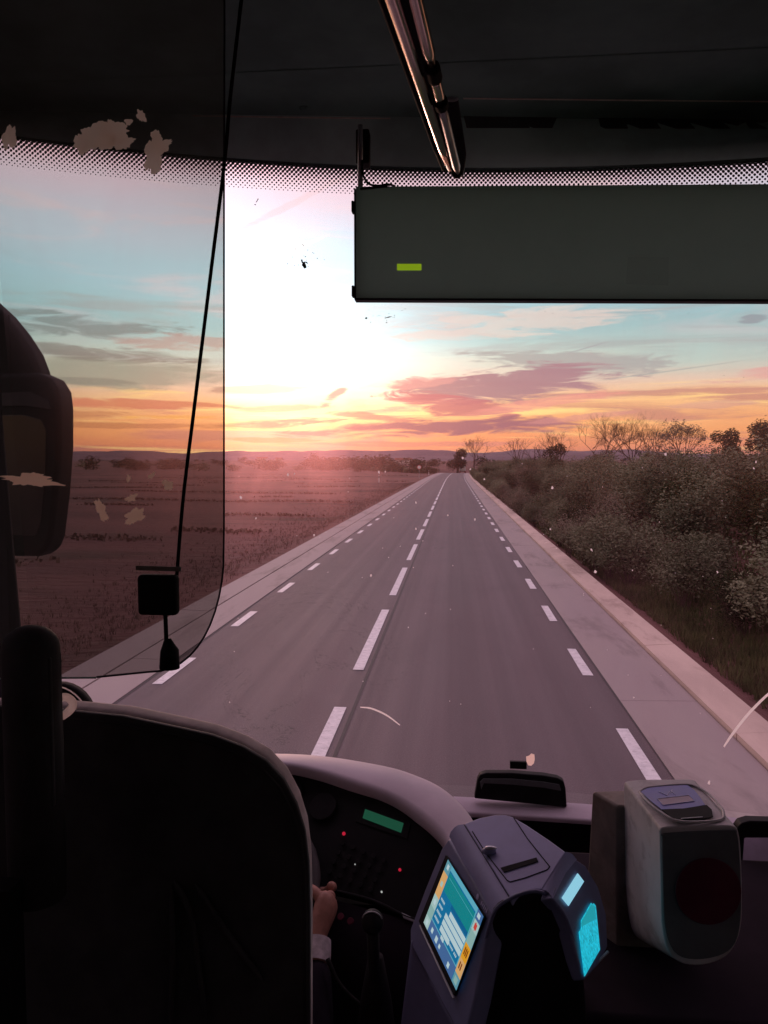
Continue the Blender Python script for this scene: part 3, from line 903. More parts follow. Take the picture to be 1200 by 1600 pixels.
M['seamt'] = mat('seam_trim_pale', (.95, .75, .64), .4, .6, nscale=30)
def ws_hit(px, py):
    Y = 2.3
    for _ in range(12):
        p = at(px, py, Y); Y = ws(p.x, p.z).y
    return p
_q = [ws_hit(*q_) for q_ in ((0, 208), (640, 260), (1200, 246))]
def wtop(x):
    P_ = [(p_.x, p_.z) for p_ in _q]; (a, fa), (b, fb), (c, fc) = P_
    return fa * (x - b) * (x - c) / ((a - b) * (a - c)) + fb * (x - a) * (x - c) / ((b - a) * (b - c)) + fc * (x - a) * (x - b) / ((c - a) * (c - b))
# header above the windscreen: seam trim, sloping panel, vents
hd = empty('header_panel', (0, 2.1, CZ), 'dark plastic header panel between the ceiling and the windscreen', 'panel')
def onz(px, py, z):
    d = ray(px, py); return EYE + d * ((z - EYE.z) / d.z)
def quad_fit(P):
    (a, fa), (b, fb), (c, fc) = P
    return lambda x: fa * (x - b) * (x - c) / ((a - b) * (a - c)) + fb * (x - a) * (x - c) / ((b - a) * (b - c)) + fc * (x - a) * (x - b) / ((c - a) * (c - b))
hy = quad_fit([(p_.x, p_.y) for p_ in (onz(0, 161, CZ), onz(474, 168, CZ), onz(1200, 176, CZ))])      # front edge of the ceiling lining
rows = []
N = 28
for i in range(N + 1):
    x = -1.3 + 2.6 * i / N
    a = Vector((x, 2.0, CZ - .002)); b = Vector((x, hy(x) - .02, CZ - .006)); c = Vector((x, hy(x) + .0, CZ - .022))
    d = Vector((x, wsY(x) - .035, wtop(x) + .025)); e = Vector((x, wsY(x) - .006, wtop(x) - .004))
    rows.append([a, b, c, d, e])
mb = MB(); mb.grid([[r_[2], r_[3], r_[4]] for r_ in rows]); mb.build('sloping_panel', M['header'], hd, smooth=True, bevel=0)
mb = MB(); mb.grid([[r_[0], r_[1], r_[2]] for r_ in rows]); mb.build('ceiling_lip', M['liner'], hd, smooth=True)
def trim_path(x0, x1, dy=0, dz=0, n=20):
    return [Vector((x0 + (x1 - x0) * i / n, hy(x0 + (x1 - x0) * i / n) + .004 + dy, CZ - .024 + dz)) for i in range(n + 1)]
tp = trim_path(-.62, -.02); 
for p in tp: p.z -= .0
mb = MB(); mb.tube(trim_path(-1.25, -.02, .0, -.002), .0036, 6); mb.build('seam_trim', M['seamt'], hd, smooth=True)
mb = MB(); mb.tube(trim_path(.02, 1.25, -.085, .018), .0022, 6); mb.build('seam_trim', M['seamt'], hd, smooth=True)
mb = MB(); mb.tube(trim_path(.02, 1.25), .0022, 6); mb.build('seam_trim', M['seamt'], hd, smooth=True)
p = at(474, 168, hy(-.42) - .02); mb = MB(); mb.ball(p, .012, 10, 6, (1, .6, .8)); mb.build('clip', M['liner'], hd, smooth=True)
def hp(px, py):
    Y = 2.2
    for _ in range(14):
        p = at(px, py, Y); zd = wtop(p.x) + .025; t_ = (CZ - .022 - p.z) / (CZ - .022 - zd)
        Y = hy(p.x) + t_ * (wsY(p.x) - .035 - hy(p.x)) - .003
    return p
for (x0, x1, ya, yb) in ((724, 872, 180, 200), (934, 1215, 180, 201)):
    mb = MB(); mb.grid([[hp(x0 + (x1 - x0) * k_ / 6, ya), hp(x0 + 5 + (x1 - 14 - x0) * k_ / 6, yb)] for k_ in range(7)]); mb.build('vent_slot', M['greyd'], hd, fix=False)

# windscreen
wsn = empty('windscreen', (0, 2.4, 1.9), 'wide curved bus windscreen with a dotted black band along its top', 'windscreen')
mb = MB(); rows = []
for i in range(33):
    x = -1.27 + 2.54 * i / 32
    rows.append([ws(x, WBOT + (wtop(x) + .01 - WBOT) * j / 12) for j in range(13)])
mb.grid(rows); mb.build('glass_pane', M['glass'], wsn, smooth=True, fix=False)
# dotted frit
mb = MB(); pit = .0128
for j in range(12):
    rad = pit * (.53 - .032 * j)
    nx = int(2.5 / pit)
    for i in range(nx):
        x = -1.25 + i * pit + (pit / 2 if j % 2 else 0)
        c = ws(x, wtop(x) - .010 - j * pit * .5); c.y -= .0015 + .0004 * (j % 2) + .0002 * (i % 2)
        mb.add([c + Vector((math.cos(a) * rad * .86, 0, math.sin(a) * rad * .86)) for a in [math.pi / 3 * k + .5 for k in range(6)]], [(0, 1, 2, 3, 4, 5)])
tag(mb.build('dot', M['frit'], wsn, fix=False), kind='stuff')
mb = MB(); mb.grid([[ws(x, wtop(x) + .008) + Vector((0, -.003, 0)), ws(x, wtop(x) - .012) + Vector((0, -.003, 0))] for x in [-1.27 + 2.54 * i / 32 for i in range(33)]]); mb.build('black_band', M['frit'], wsn)
# dark frame
for sx in (-1, 1):
    mb = MB(); mb.tube([ws(sx * 1.27, z_) + Vector((sx * .07, -.02, 0)) for z_ in (WBOT - .1, 3.0, WTOP + .05)], .045, 8); mb.build('pillar_trim', M['interior'], wsn, smooth=True)


def wsp(px, py, off=.004):
    Y = 2.3
    for _ in range(12):
        p = at(px, py, Y); Y = ws(p.x, p.z).y
    return at(px, py, Y - off)


def flake(mb, px, py, rx, ry, k=12, seed=1, off=.004, th=.001, rot=0, f=wsp, rough=.45):
    rr = random.Random(seed); pts = []
    for i in range(k):
        a = 2 * math.pi * i / k; q = 1 + rr.uniform(-rough, rough)
        u, v = math.cos(a) * rx * q, math.sin(a) * ry * q
        pts.append(f(px + u * math.cos(rot) - v * math.sin(rot), py + u * math.sin(rot) + v * math.cos(rot), off))
    mb.poly(pts)


for i, (px, py, rx, ry, rot) in enumerate([(475, 415, 2.4, 6, -.4), (472, 408, 1.4, 4, -.2), (478, 410, 2.4, 1.2, .4), (402, 313, .9, 4, .5), (399, 320, 1.4, 1, 0), (572, 497, 1.6, 1.2, 0), (606, 496, 5, .9, -.3), (604, 504, 1.6, .8, 0)]):
    mb = MB(); flake(mb, px, py, rx, ry, 11, i, rot=rot, rough=.55); mb.build('insect_splat', M['splat'], wsn)
mb = MB(); rr = random.Random(3)
for _ in range(18):
    px, py = rr.gauss(480, 14), rr.gauss(404, 10); flake(mb, px, py, .7, .7, 5, _)
for _ in range(14):
    px, py = rr.gauss(595, 20), rr.gauss(497, 6); flake(mb, px, py, .7, .6, 5, _)
for _ in range(24):
    px, py = rr.uniform(360, 1180), rr.uniform(480, 690); flake(mb, px, py, .5, .5, 5, _)
tag(mb.build('dirt_speck', M['splat'], wsn), kind='stuff')
mb = MB()
for (px, py, s) in [(1040, 710, 3), (863, 762, 2.5), (723, 716, 2.6), (735, 733, 2), (930, 893, 3), (924, 859, 2.5), (1108, 1223, 3), (1121, 894, 2.4), (376, 777, 3), (450, 742, 2), (580, 899, 2.2), (592, 738, 2.5), (491, 836, 2),
                    (602, 737, 1.6), (460, 740, 1.3), (400, 810, 1.5), (1181, 722, 2.5), (1178, 732, 2), (757, 749, 1.7), (650, 785, 1.8), (650, 826, 1.8), (700, 805, 1.6), (742, 812, 1.8), (860, 827, 2), (988, 891, 1.3), (990, 1090, 1.6)]:
    flake(mb, px, py, s * .65, s * .9, 7, int(px))
for _ in range(55):
    flake(mb, rr.uniform(355, 1195), rr.uniform(720, 1120), .6, .7, 5, _)
tag(mb.build('pale_speck', M['speck'], wsn), kind='stuff')
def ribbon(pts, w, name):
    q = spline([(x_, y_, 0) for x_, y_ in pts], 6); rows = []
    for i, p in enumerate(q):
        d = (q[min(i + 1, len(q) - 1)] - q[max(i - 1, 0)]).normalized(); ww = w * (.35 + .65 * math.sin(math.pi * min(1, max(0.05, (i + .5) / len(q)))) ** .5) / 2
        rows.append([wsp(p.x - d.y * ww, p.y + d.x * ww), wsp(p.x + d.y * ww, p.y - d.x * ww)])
    mb = MB(); mb.grid(rows); mb.build(name, M['reflection_and_trim'], wsn, fix=False)
ribbon([(563, 1105), (580, 1107), (603, 1117), (625, 1133)], 2.6, 'painted_reflection')  # bright reflections on the glass, modelled as pale ribbons
ribbon([(1131, 1167), (1143, 1149), (1168, 1117), (1200, 1085), (1240, 1055)], 4.5, 'painted_reflection_streak')
mb = MB(); flake(mb, 829, 1186, 6, 9, 9, 5, rough=.3); mb.build('paper_scrap', M['beige'], wsn)
mb = MB(); mb.prism([wsp(797, 1190, .012), wsp(823, 1191, .012), wsp(823, 1202, .012), wsp(797, 1201, .012)], (0, .01, 0)); mb.build('mount_pad', M['rubber'], wsn)

# sun blind on the right
def slab_px(x0, x1, ya, yb, Y, th): pass


sb = empty('sun_blind', at(555, 290, 2.0), 'wide dark grey sun blind panel hanging across the right windscreen', 'sun blind')
a, b = at(556, 291, 1.98), at(556, 466, 1.98)
zt, zb, xl = a.z, b.z, (a.x + b.x) / 2
tr_, br_ = at(1200, 287, 1.98), at(1200, 468, 1.98)
zs = ((tr_.z - zt) / (tr_.x - xl), (br_.z - zb) / (br_.x - xl))
def zt_(x): return zt + zs[0] * (x - xl)
def zb_(x): return zb + zs[1] * (x - xl)
mb = MB(); mb.prism([(xl, 1.98, zb), (1.2, 1.98, zb_(1.2)), (1.2, 1.98, zt_(1.2)), (xl, 1.98, zt)], (0, .02, 0)); mb.build('panel', M['blind'], sb, bevel=.003, seg=2)
mb = MB(); mb.box(xl - .004, xl, 1.975, 2.005, zb - .002, zt - .006); mb.build('edge_rail', M['blindedge'], sb, bevel=.001)
mb = MB(); mb.prism([(xl - .003, 1.973, zb - .006), (1.2, 1.973, zb_(1.2) - .006), (1.2, 1.973, zb_(1.2) - .0005), (xl - .003, 1.973, zb - .0005)], (0, .033, 0)); mb.build('bottom_rail', M['blindedge'], sb, bevel=.001)
for zz in (zb + .018, zt - .05):
    mb = MB(); mb.box(xl - .011, xl - .0045, 1.976, 2.0, zz - .014, zz + .014); mb.build('end_clip', M['rubber'], sb, bevel=.002)
q = [at(x_, y_, 1.979) for x_, y_ in ((620.5, 412.5), (658.5, 412.5), (658.5, 422.5), (620.5, 422.5))]
mb = MB(); mb.prism(q, (0, -.0015, 0)); mb.build('lime_label', M['lime'], sb)
q = [at(x_, y_, 1.979) for x_, y_ in ((981, 402), (1045, 402), (1044, 446), (978, 444))]
mb = MB(); mb.poly(q); mb.build('faded_patch', M['blindp'], sb)
p0, p1 = at(563, 208, 2.0), at(563, 292, 1.99)
mb = MB(); mb.tube([Vector((p0.x, 2.0, p0.z + .02)), p0, p1], .0065, 8); mb.build('hanger_rod', M['silver'], sb, smooth=True)
mb = MB(); a = at(555, 205, 2.01); b = at(576, 252, 2.01); mb.box(a.x, b.x, 2.02, 2.06, b.z, a.z + .01); mb.build('hanger_bracket', M['rubber'], sb, bevel=.004)
mb = MB(); mb.tube(spline([at(566, 250, 1.985), at(567, 272, 1.985), at(576, 287, 1.985), at(592, 290, 1.982), at(606, 288, 1.982), at(618, 291, 1.985)], 6), .0028, 6); mb.build('pull_cord', M['rubber'], sb, smooth=True)
mb = MB(); mb.tube([at(563, 295, 1.975), at(606, 291, 1.975)], .003, 6); mb.build('roller_tip', M['blindedge'], sb)

# overhead rail
rl = empty('overhead_rail', at(700, 150, 1.7), 'glossy metal rail under the ceiling, running forward to end before the blind', 'rail')
A0, A1 = at(601, -40, 1.15), at(703, 264, 1.93)
B0, B1 = at(640, -40, 1.15), at(716, 272, 1.93)
def lerp(a, b, t): return a + (b - a) * t
def seg(a0, a1, t0, t1, r_, name, m, flat=1.0, n=10):
    mb = MB(); P = [lerp(a0, a1, t0 + (t1 - t0) * i / 8) for i in range(9)]
    mb.tube(P, [r_ * .5] + [r_] * 7 + [r_ * .5], n); return mb.build(name, m, rl, smooth=True)
seg(A0, A1, -.4, 1.0, .013, 'long_tube', M['chrome'])
seg(B0, B1, -.4, .36, .0115, 'short_tube', M['chrome'])
seg(B0, B1, .375, .50, .0105, 'short_tube', M['chrome'])
seg(B0, B1, .525, .99, .010, 'short_tube', M['silver'])
seg(B0, B1, .33, .40, .014, 'black_collar', M['rubber']); seg(B0, B1, .50, .54, .014, 'black_collar', M['rubber'])
off = Vector((-.017, 0, -.002)); seg(A0 + off, A1 + off, -.4, 1.0, .0055, 'black_gasket', M['rubber'])
mid = (A0 + B0) / 2, (A1 + B1) / 2; seg(mid[0] + Vector((0, 0, .012)), mid[1] + Vector((0, 0, .012)), -.4, 1.0, .015, 'backing_bar', M['rubber'])
mb = MB(); mb.ball(at(714, 270, 1.93), .016, 12, 8, (.9, 1.2, .75)); mb.build('end_cap', M['rubber'], rl, smooth=True)
mb = MB(); mb.prism([at(690, 150, 1.90), at(716, 152, 1.90), at(729, 240, 1.93), at(724, 272, 1.93), at(706, 262, 1.93)], (0, .03, 0)); mb.build('mounting_bracket', M['greyd'], rl, bevel=.004)
mb = MB(); mb.ball(at(706, 155, 1.89), .012, 10, 6, (1.4, .5, .5)); mb.build('bolt', M['silver'], rl, smooth=True)

# ------------------------------------------------------------------ smoked partition screen, microphone cord
SY = .92
ps = empty('partition_screen', at(180, 700, SY), 'smoked transparent screen with rounded lower corner behind the driver, marked with paper residue', 'screen')
out = [(-420, -80), (350, -80), (349, 300), (349, 820)]
for k in range(1, 13):
    a = R(90 * k / 12); out.append((229 + 120 * math.cos(a) ** .85, 860 + 190 * math.sin(a) ** 1.0))
out += [(150, 1058), (-420, 1062)]
pts = [at(x_, y_, SY) for x_, y_ in out]
mb = MB(); mb.poly(pts); mb.build('sheet', M['tint'], ps, fix=False)
mb = MB(); mb.tube([at(x_ + 1, y_, SY) for x_, y_ in out[1:-1]], .0013, 6); mb.build('polished_edge', M['blindedge'], ps, smooth=True)
mb = MB(); mb.tube([at(x_, y_ + 1, SY) for x_, y_ in out[-2:]], .0013, 6); mb.build('bottom_edge', M['header'], ps, smooth=True)
def scp(px, py, off): return at(px, py, SY - off)
BL = [(150, 215, 36, 24, -.3), (178, 205, 26, 18, .3), (190, 222, 22, 13, 0), (165, 222, 20, 14, 0), (128, 222, 14, 18, 0), (240, 245, 16, 36, .25), (252, 228, 18, 10, -.4), (245, 215, 8, 14, -.3), (221, 181, 7, 12, -.5), (201, 190, 8, 5, 0), (15, 215, 12, 22, .2),
      (45, 750, 50, 12, .05), (159, 797, 9, 21, -.45), (210, 806, 20, 12, -.75), (205, 778, 11, 6, -.25), (237, 743, 8, 4, -.7), (201, 748, 4, 7, 0), (262, 758, 12, 8, .5)]
def outline(px, py, rx, ry, rot, seed):
    rr = random.Random(seed); ph = rr.uniform(0, 50); pts = []
    for i in range(70):
        a = 2 * math.pi * i / 70
        q = .85 + .14 * noise.noise(Vector((math.cos(a) * 9 + ph, math.sin(a) * 9, 5))) + .5 * noise.noise(Vector((math.cos(a) * 1.3 + ph, math.sin(a) * 1.3, 0))) + .22 * noise.noise(Vector((math.cos(a) * 4 + ph, math.sin(a) * 4, 2)))
        u, v = math.cos(a) * rx * q, math.sin(a) * ry * q
        pts.append((px + u * math.cos(rot) - v * math.sin(rot), py + u * math.sin(rot) + v * math.cos(rot)))
    return pts
for i, (px, py, rx, ry, rot) in enumerate(BL):
    mb = MB(); mb.poly([scp(a_, b_, .0015 + i * .0002) for a_, b_ in outline(px, py, rx, ry, rot, i + 3)])
    mb.build('paper_residue', M['residue'] if py < 400 else M['beige'], ps, fix=False)

mc = empty('hanging_microphone', at(262, 1020, .88), 'thin black cord hanging down the smoked screen with square box and small plug', 'microphone cord')
mb = MB(); mb.tube(spline([at(384, -60, .90), at(360, 150, .90), at(351, 250, .895), at(330, 420, .89), at(303, 640, .885), at(286, 780, .88), at(276, 900, .88)], 8), .0022, 7); mb.build('cord', M['rubber'], mc, smooth=True)
a, b = at(217, 897, .87), at(279, 961, .87)
mb = MB(); mb.box(a.x, b.x, .862, .878, b.z, a.z); mb.build('box', M['blackp'], mc, bevel=.005)
mb = MB(); mb.prism([at(212, 884, .869), at(282, 886, .869), at(282, 893, .869), at(212, 891, .869)], (0, .002, 0)); mb.build('paper_strip', M['base'], mc)
mb = MB(); mb.tube([at(258, 955, .88), at(260, 1006, .88)], .0026, 7); mb.build('cord_end', M['rubber'], mc)
mb = MB(); mb.tube([at(262, 998, .88), at(263, 1008, .88), at(265, 1016, .88), at(265, 1044, .88)], [.004, .0075, .0108, .0120], 14); mb.build('plug', M['blackp'], mc, smooth=True, bevel=0)

# ------------------------------------------------------------------ outside mirror on its arm
MY = 2.85
mr = empty('wing_mirror', at(60, 700, MY), 'large black outside mirror hanging from a curved arm before the left windscreen', 'mirror')
def prism_px(px, Y, dy, name, m, parent, bevel=.0, **k):
    mb = MB(); mb.prism([at(x_, y_, Y) for x_, y_ in px], (0, dy, 0)); return mb.build(name, m, parent, bevel=bevel, **k)
def hang_px(px, Y, dy, *a, **k):
    return prism_px(px, Y, -dy, *a, **k)
arm = [(-60, 440), (-20, 458), (4, 474), (30, 498), (52, 525), (72, 556), (86, 592), (60, 615), (20, 600), (-60, 590)]
hang_px(arm, MY + .02, .10, 'arm', M['blackp'], mr, .025, seg=4)
mb = MB(); mb.tube(spline([at(14, 492, MY - .085), at(15, 530, MY - .085), at(15, 600, MY - .085)], 3), .003, 5); mb.build('arm_seam', M['rubber'], mr)
hs = [(-60, 590), (50, 588), (84, 587), (104, 596), (115, 614), (118, 640), (118, 700), (113, 770), (105, 835), (98, 855), (84, 864), (50, 864), (-60, 850)]
def shl(P): return [(x_ - 24, y_) for x_, y_ in P]
hang_px(hs, MY, .12, 'housing', M['blackp'], mr, .022, seg=4)
prism_px(shl([(-50, 650), (60, 648), (88, 656), (96, 672), (95, 740), (88, 815), (80, 838), (-50, 832)]), MY - .124, .004, 'glass', M['mirrorg'], mr, .002)
prism_px(shl([(-60, 618), (70, 612), (100, 626), (104, 640), (60, 634), (-60, 636)]), MY - .126, .005, 'brow', M['softblack'], mr, .002)

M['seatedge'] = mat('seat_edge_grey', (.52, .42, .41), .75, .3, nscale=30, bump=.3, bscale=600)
# ------------------------------------------------------------------ driver's seat
st = empty('driver_seat', (-.45, 1.05, 1.3), 'large black driver seat seen from behind, its rounded top edge catching the light', 'seat')
def seat_outline():
    P = [(-190, 1600 + 700), (-190, 1180), (-150, 1135), (-90, 1112), (0, 1104), (90, 1110), (190, 1120), (270, 1137), (330, 1150), (378, 1168), (415, 1190), (443, 1220), (463, 1258), (476, 1300), (482, 1350), (484, 1420), (484, 1600), (478, 2300)]
    return P
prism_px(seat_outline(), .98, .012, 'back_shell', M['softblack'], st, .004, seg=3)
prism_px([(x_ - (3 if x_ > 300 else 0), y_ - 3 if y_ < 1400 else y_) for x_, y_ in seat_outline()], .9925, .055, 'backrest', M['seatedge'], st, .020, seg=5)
# piping round the back and creases in the cover
mb = MB(); mb.tube([at(x_ - 6 if x_ > 0 else x_, y_ + 10, .98) for x_, y_ in seat_outline()[2:-1]], .0022, 6); mb.build('piping', M['softblack'], st, smooth=True)
for i, (a, b, c) in enumerate([((272, 1375), (300, 1440), (322, 1600)), ((305, 1380), (350, 1450), (412, 1535)), ((268, 1385), (270, 1500), (266, 1600))]):
    mb = MB(); mb.tube(spline([at(*a, .975), at(*b, .974), at(*c, .975)], 5), [.001] + [.004] * 9 + [.001], 6); mb.build('cover_crease', M['softblack'], st, smooth=True)
mb = MB(); mb.box(-.85, -.22, 1.18, 1.68, 1.42, 1.56); mb.build('cushion', M['softblack'], st, bevel=.04)
mb = MB(); mb.box(-.68, -.40, 1.2, 1.5, 1.0, 1.42); mb.build('pedestal', M['interior'], st, bevel=.01)

# capped post to the left of the seat
gp = empty('capped_post', at(50, 1180, .86), 'black round-topped post standing left of the seat in front of the screen', 'post')
def capsule(cx_, top, w, bot, Y, name, m, parent, rz_=1.0):
    a = at(cx_ - w / 2, top + w * .5, Y); b = at(cx_ + w / 2, top + w * .5, Y); r_ = (b.x - a.x) / 2
    c = (a + b) / 2; e = at(cx_, bot, Y)
    mb = MB(); P = [Vector((c.x, c.y, e.z)), Vector((c.x, c.y, c.z))]; rr = [r_, r_]
    for k in range(1, 7):
        t = R(90 * k / 6.2); P.append(c + Vector((0, 0, r_ * .85 * math.sin(t)))); rr.append(max(.001, r_ * math.cos(t)))
    mb.tube(P, rr, 24); return mb.build(name, m, parent, smooth=True)
capsule(48, 972, 82, 1400, .86, 'post', M['softblack'], gp)
mb = MB(); a = at(68, 1022, .855); b = at(87, 1130, .855); mb.box(a.x, b.x, .845, .875, b.z - .1, a.z); mb.build('side_lug', M['softblack'], gp, bevel=.004)
mb = MB(); mb.box(a.x - .05, a.x - .02, .80, .83, 1.0, at(50, 1380, .82).z); mb.build('stem', M['blackp'], gp)
hk = empty('pale_hook', at(100, 1100, .9), 'small pale bent handle between the black post and the seat', 'handle')
mb = MB(); mb.tube(spline([at(90, 1090, .95), at(105, 1090, .95), at(114, 1099, .95), at(109, 1110, .95), at(95, 1121, .95)], 5), [.004] + [.0055] * 19 + [.004], 10); mb.build('handle_bar', M['reflection_and_trim'], hk, smooth=True)

# dark round pod on the left end of the dash
pod = empty('dash_pod', at(95, 1130, 1.5), 'dark round pod with thin bright rim on the left end of the dash', 'pod')
c = at(92, 1122, 1.5); mb = MB(); mb.tube([c + Vector((0, .06 * k_, 0)) for k_ in (-.1, 0, .3)], [.070, .074, .073], 28); mb.build('dome', M['rubber'], pod, smooth=True)
mb = MB(); mb.tube([c + Vector((math.cos(a) * .0745, -.02, math.sin(a) * .0745)) for a in [R(d) for d in range(-10, 191, 10)]], .0016, 6); mb.build('rim', M['reflection_and_trim'], pod, smooth=True)
mb = MB(); mb.box(c.x - .06, c.x + .06, c.y, c.y + .07, 1.86, c.z - .03); mb.build('stalk', M['interior'], pod)
ts = empty('tan_tassel', at(166, 1108, 1.55), 'tiny tan frayed tassel lying at the edge of the dash pod', 'tassel')
mb = MB(); rr = random.Random(9)
for i in range(34):
    p = at(168 + rr.gauss(0, 8), 1110 + rr.gauss(0, 4), 1.55); d = Vector((rr.gauss(0, 1), rr.gauss(0, .5), rr.gauss(0, .8))).normalized() * .008
    mb.tube([p - d, p, p + d], .0011, 4)
mb.build('strand', M['beige'], ts)['kind'] = 'stuff'

# ------------------------------------------------------------------ dashboard
db = empty('dashboard', (0, 2.0, 1.8), 'dark bus dashboard with pale grey arched cowl over the instrument panel', 'dashboard')
outer = [(150, 1190, 2.06), (300, 1180, 2.04), (412, 1178, 2.02), (500, 1181, 2.00), (600, 1197, 1.95), (650, 1212, 1.91), (688, 1230, 1.86), (718, 1255, 1.80), (740, 1284, 1.75), (754, 1325, 1.68), (760, 1400, 1.60)]
inner = [(150, 1206, 1.92), (300, 1196, 1.90), (425, 1193, 1.88), (490, 1203, 1.86), (560, 1226, 1.82), (605, 1243, 1.79), (642, 1264, 1.75), (672, 1287, 1.70), (694, 1311, 1.65), (712, 1345, 1.58), (722, 1410, 1.52)]
O = spline([at(*p) for p in outer], 5); I = spline([at(*p) for p in inner], 5)
mb = MB(); rows = []
for o_, i_ in zip(O, I):
    m1 = lerp(i_, o_, .5) + Vector((0, 0, .010)); m0 = lerp(i_, o_, .15) + Vector((0, 0, .004)); m2 = lerp(i_, o_, .88) + Vector((0, 0, .004))
    rows.append([i_ + Vector((0, .012, -.03)), i_ + Vector((0, .0, -.004)), m0, m1, m2, o_, o_ + Vector((.006, .02, -.03)), o_ + Vector((.02, .04, -.30))])
mb.grid(rows); mb.build('cowl', M['cowl'], db, smooth=True)
# recessed instrument panel under the cowl
pin = [at(150, 1230, 1.96), at(430, 1200, 1.96), at(700, 1300, 1.74)]
PP = plane3(at(440, 1215, 1.90), at(690, 1320, 1.70), at(520, 1385, 1.66))
mb = MB(); ip = [onp(x_, y_, PP) for x_, y_ in ((120, 1185), (440, 1188), (560, 1215), (640, 1250), (705, 1300), (700, 1360), (652, 1436), (575, 1404), (480, 1382), (120, 1330))]
mb.prism(ip, -PP[1] * .03); mb.build('instrument_panel', M['blackp'], db)
PQ = (PP[0] + PP[1] * .003, PP[1])
def pan(pts, name, m, th=.003, bevel=0):
    mb = MB(); mb.prism([onp(x_, y_, (PP[0] + PP[1] * .0005, PP[1])) for x_, y_ in pts], PP[1] * th); return mb.build(name, m, db, bevel=bevel)
pan([(571, 1265), (631, 1287), (627, 1302), (567, 1279)], 'green_display', M['green_lcd'])
pan([(562, 1258), (642, 1287), (636, 1311), (556, 1284)], 'display_bezel', M['rubber'], .002)
for (px, py, rr_, m) in ((537.5, 1303, .0040, 'redled'), (625, 1359.5, .0032, 'redled'), (588, 1374.5, .002, 'whiteled'), (596.5, 1394, .002, 'whiteled'), (555, 1351, .0012, 'whiteled')):
    mb = MB(); mb.disc(onp(px, py, PQ), PP[1], rr_, 14, .003); mb.build('warning_lamp', M[m], db)
for i in range(5):
    for j in range(4):
        px, py = 536 + i * 16 - j * 7, 1318 + j * 15 + i * 7
        mb = MB(); c = onp(px, py, PQ); mb.disc(c, PP[1], .006, 12, .004); mb.build('button', M['blackp'], db, bevel=.001)
# dial gauges to the left of the display, dark glass
for px, py, rr_ in ((505, 1262, .035), (455, 1238, .03)):
    mb = MB(); mb.disc(onp(px, py, PQ), PP[1], rr_, 28, .008); g_ = mb.build('gauge', M['blackp'], db, bevel=.002)
# lower lip, silver clip, stubby switch row
mb = MB(); mb.tube(spline([onp(480, 1383, PQ), onp(575, 1405, PQ), onp(625, 1428, PQ), onp(655, 1440, PQ)], 5), .004, 8); mb.build('panel_lip', M['blackp'], db, smooth=True)
pan([(628, 1427), (647, 1436), (650, 1443), (631, 1436)], 'silver_clip', M['silver'], .006, .001)
# console below the panel
mb = MB(); rows = []
for t in range(11):
    a = lerp(onp(300, 1345, PP), onp(662, 1444, PP), t / 10)
    rows.append([a, a + Vector((-.02, -.10, -.06)), a + Vector((-.02, -.13, -.22)), a + Vector((.0, -.05, -.9))])
mb.grid(rows); mb.build('console', M['interior'], db, smooth=True)
for px, py, m in ((533, 1433, 'softblack'), (548, 1440, 'redled')):
    c = at(px, py, 1.52); mb = MB(); mb.disc(c, (-.1, -.7, .7), .007, 14, .006); o_ = mb.build('switch', M['maroon'], db, bevel=.001)
mb = MB(); mb.tube(spline([at(512, 1498, 1.45), at(532, 1540, 1.42), at(575, 1580, 1.40), at(640, 1625, 1.38)], 6), .0045, 7); mb.build('cable', M['blackp'], db, smooth=True)

# dash shelf in front of the windscreen
def shelf_pt(px, py, z): 
    d = ray(px, py); return EYE + d * ((z - EYE.z) / d.z)
SZ = at(820, 1252, 2.36).z
S0 = shelf_pt(690, 1249, SZ); S1 = shelf_pt(935, 1266, SZ)
mb = MB()
back = [Vector((x_, 2.375 - .10 * x_ * x_, SZ)) for x_ in [.005 + .13 * k_ for k_ in range(10)]]
front = [Vector((x_, 2.285 - .06 * x_ * x_ - .02 * max(0, x_), SZ - .012)) for x_ in [.005 + .13 * k_ for k_ in range(10)]]
rows = [[b_, lerp(b_, f_, .9) + Vector((0, 0, .004)), f_, f_ + Vector((0, .004, -.012)), f_ + Vector((0, .05, -.02)), f_ + Vector((0, .08, -.6))] for b_, f_ in zip(back, front)]
mb.grid([r_[:4] for r_ in rows]); mb.build('front_shelf', M['shelf'], db, smooth=True)
mb = MB(); mb.grid([r_[3:] for r_ in rows]); mb.build('shelf_underside', M['interior'], db, smooth=True)
mb = MB(); mb.box(-1.25, 1.25, 2.40, 2.46, 1.5, SZ - .14); mb.build('bulkhead', M['interior'], db)
mb = MB(); mb.box(-.05, 1.25, 1.9, 2.40, 1.35, 1.62); mb.build('lower_tray', M['interior'], db)
mb = MB(); mb.box(-1.25, -.1, 1.9, 2.3, 1.35, 1.86); mb.build('inner_bulk', M['interior'], db)

# small black box sitting on the shelf
bx = empty('camera_unit', at(815, 1255, 2.36), 'glossy black box with rounded top corners standing on the dash shelf', 'camera unit')
o_ = prism_px([(741, 1248), (746, 1219), (750, 1211), (760, 1208), (800, 1208), (850, 1212), (872, 1216), (881, 1221), (884, 1232), (886, 1262)], 2.33, .03, 'body', M['blackp'], bx, .005, seg=4)
prism_px([(750, 1222), (755, 1217), (800, 1217), (850, 1222), (874, 1226), (877, 1236), (850, 1231), (800, 1226), (756, 1224), (752, 1234)], 2.326, .004, 'front_bead', M['greyd'], bx, .001)

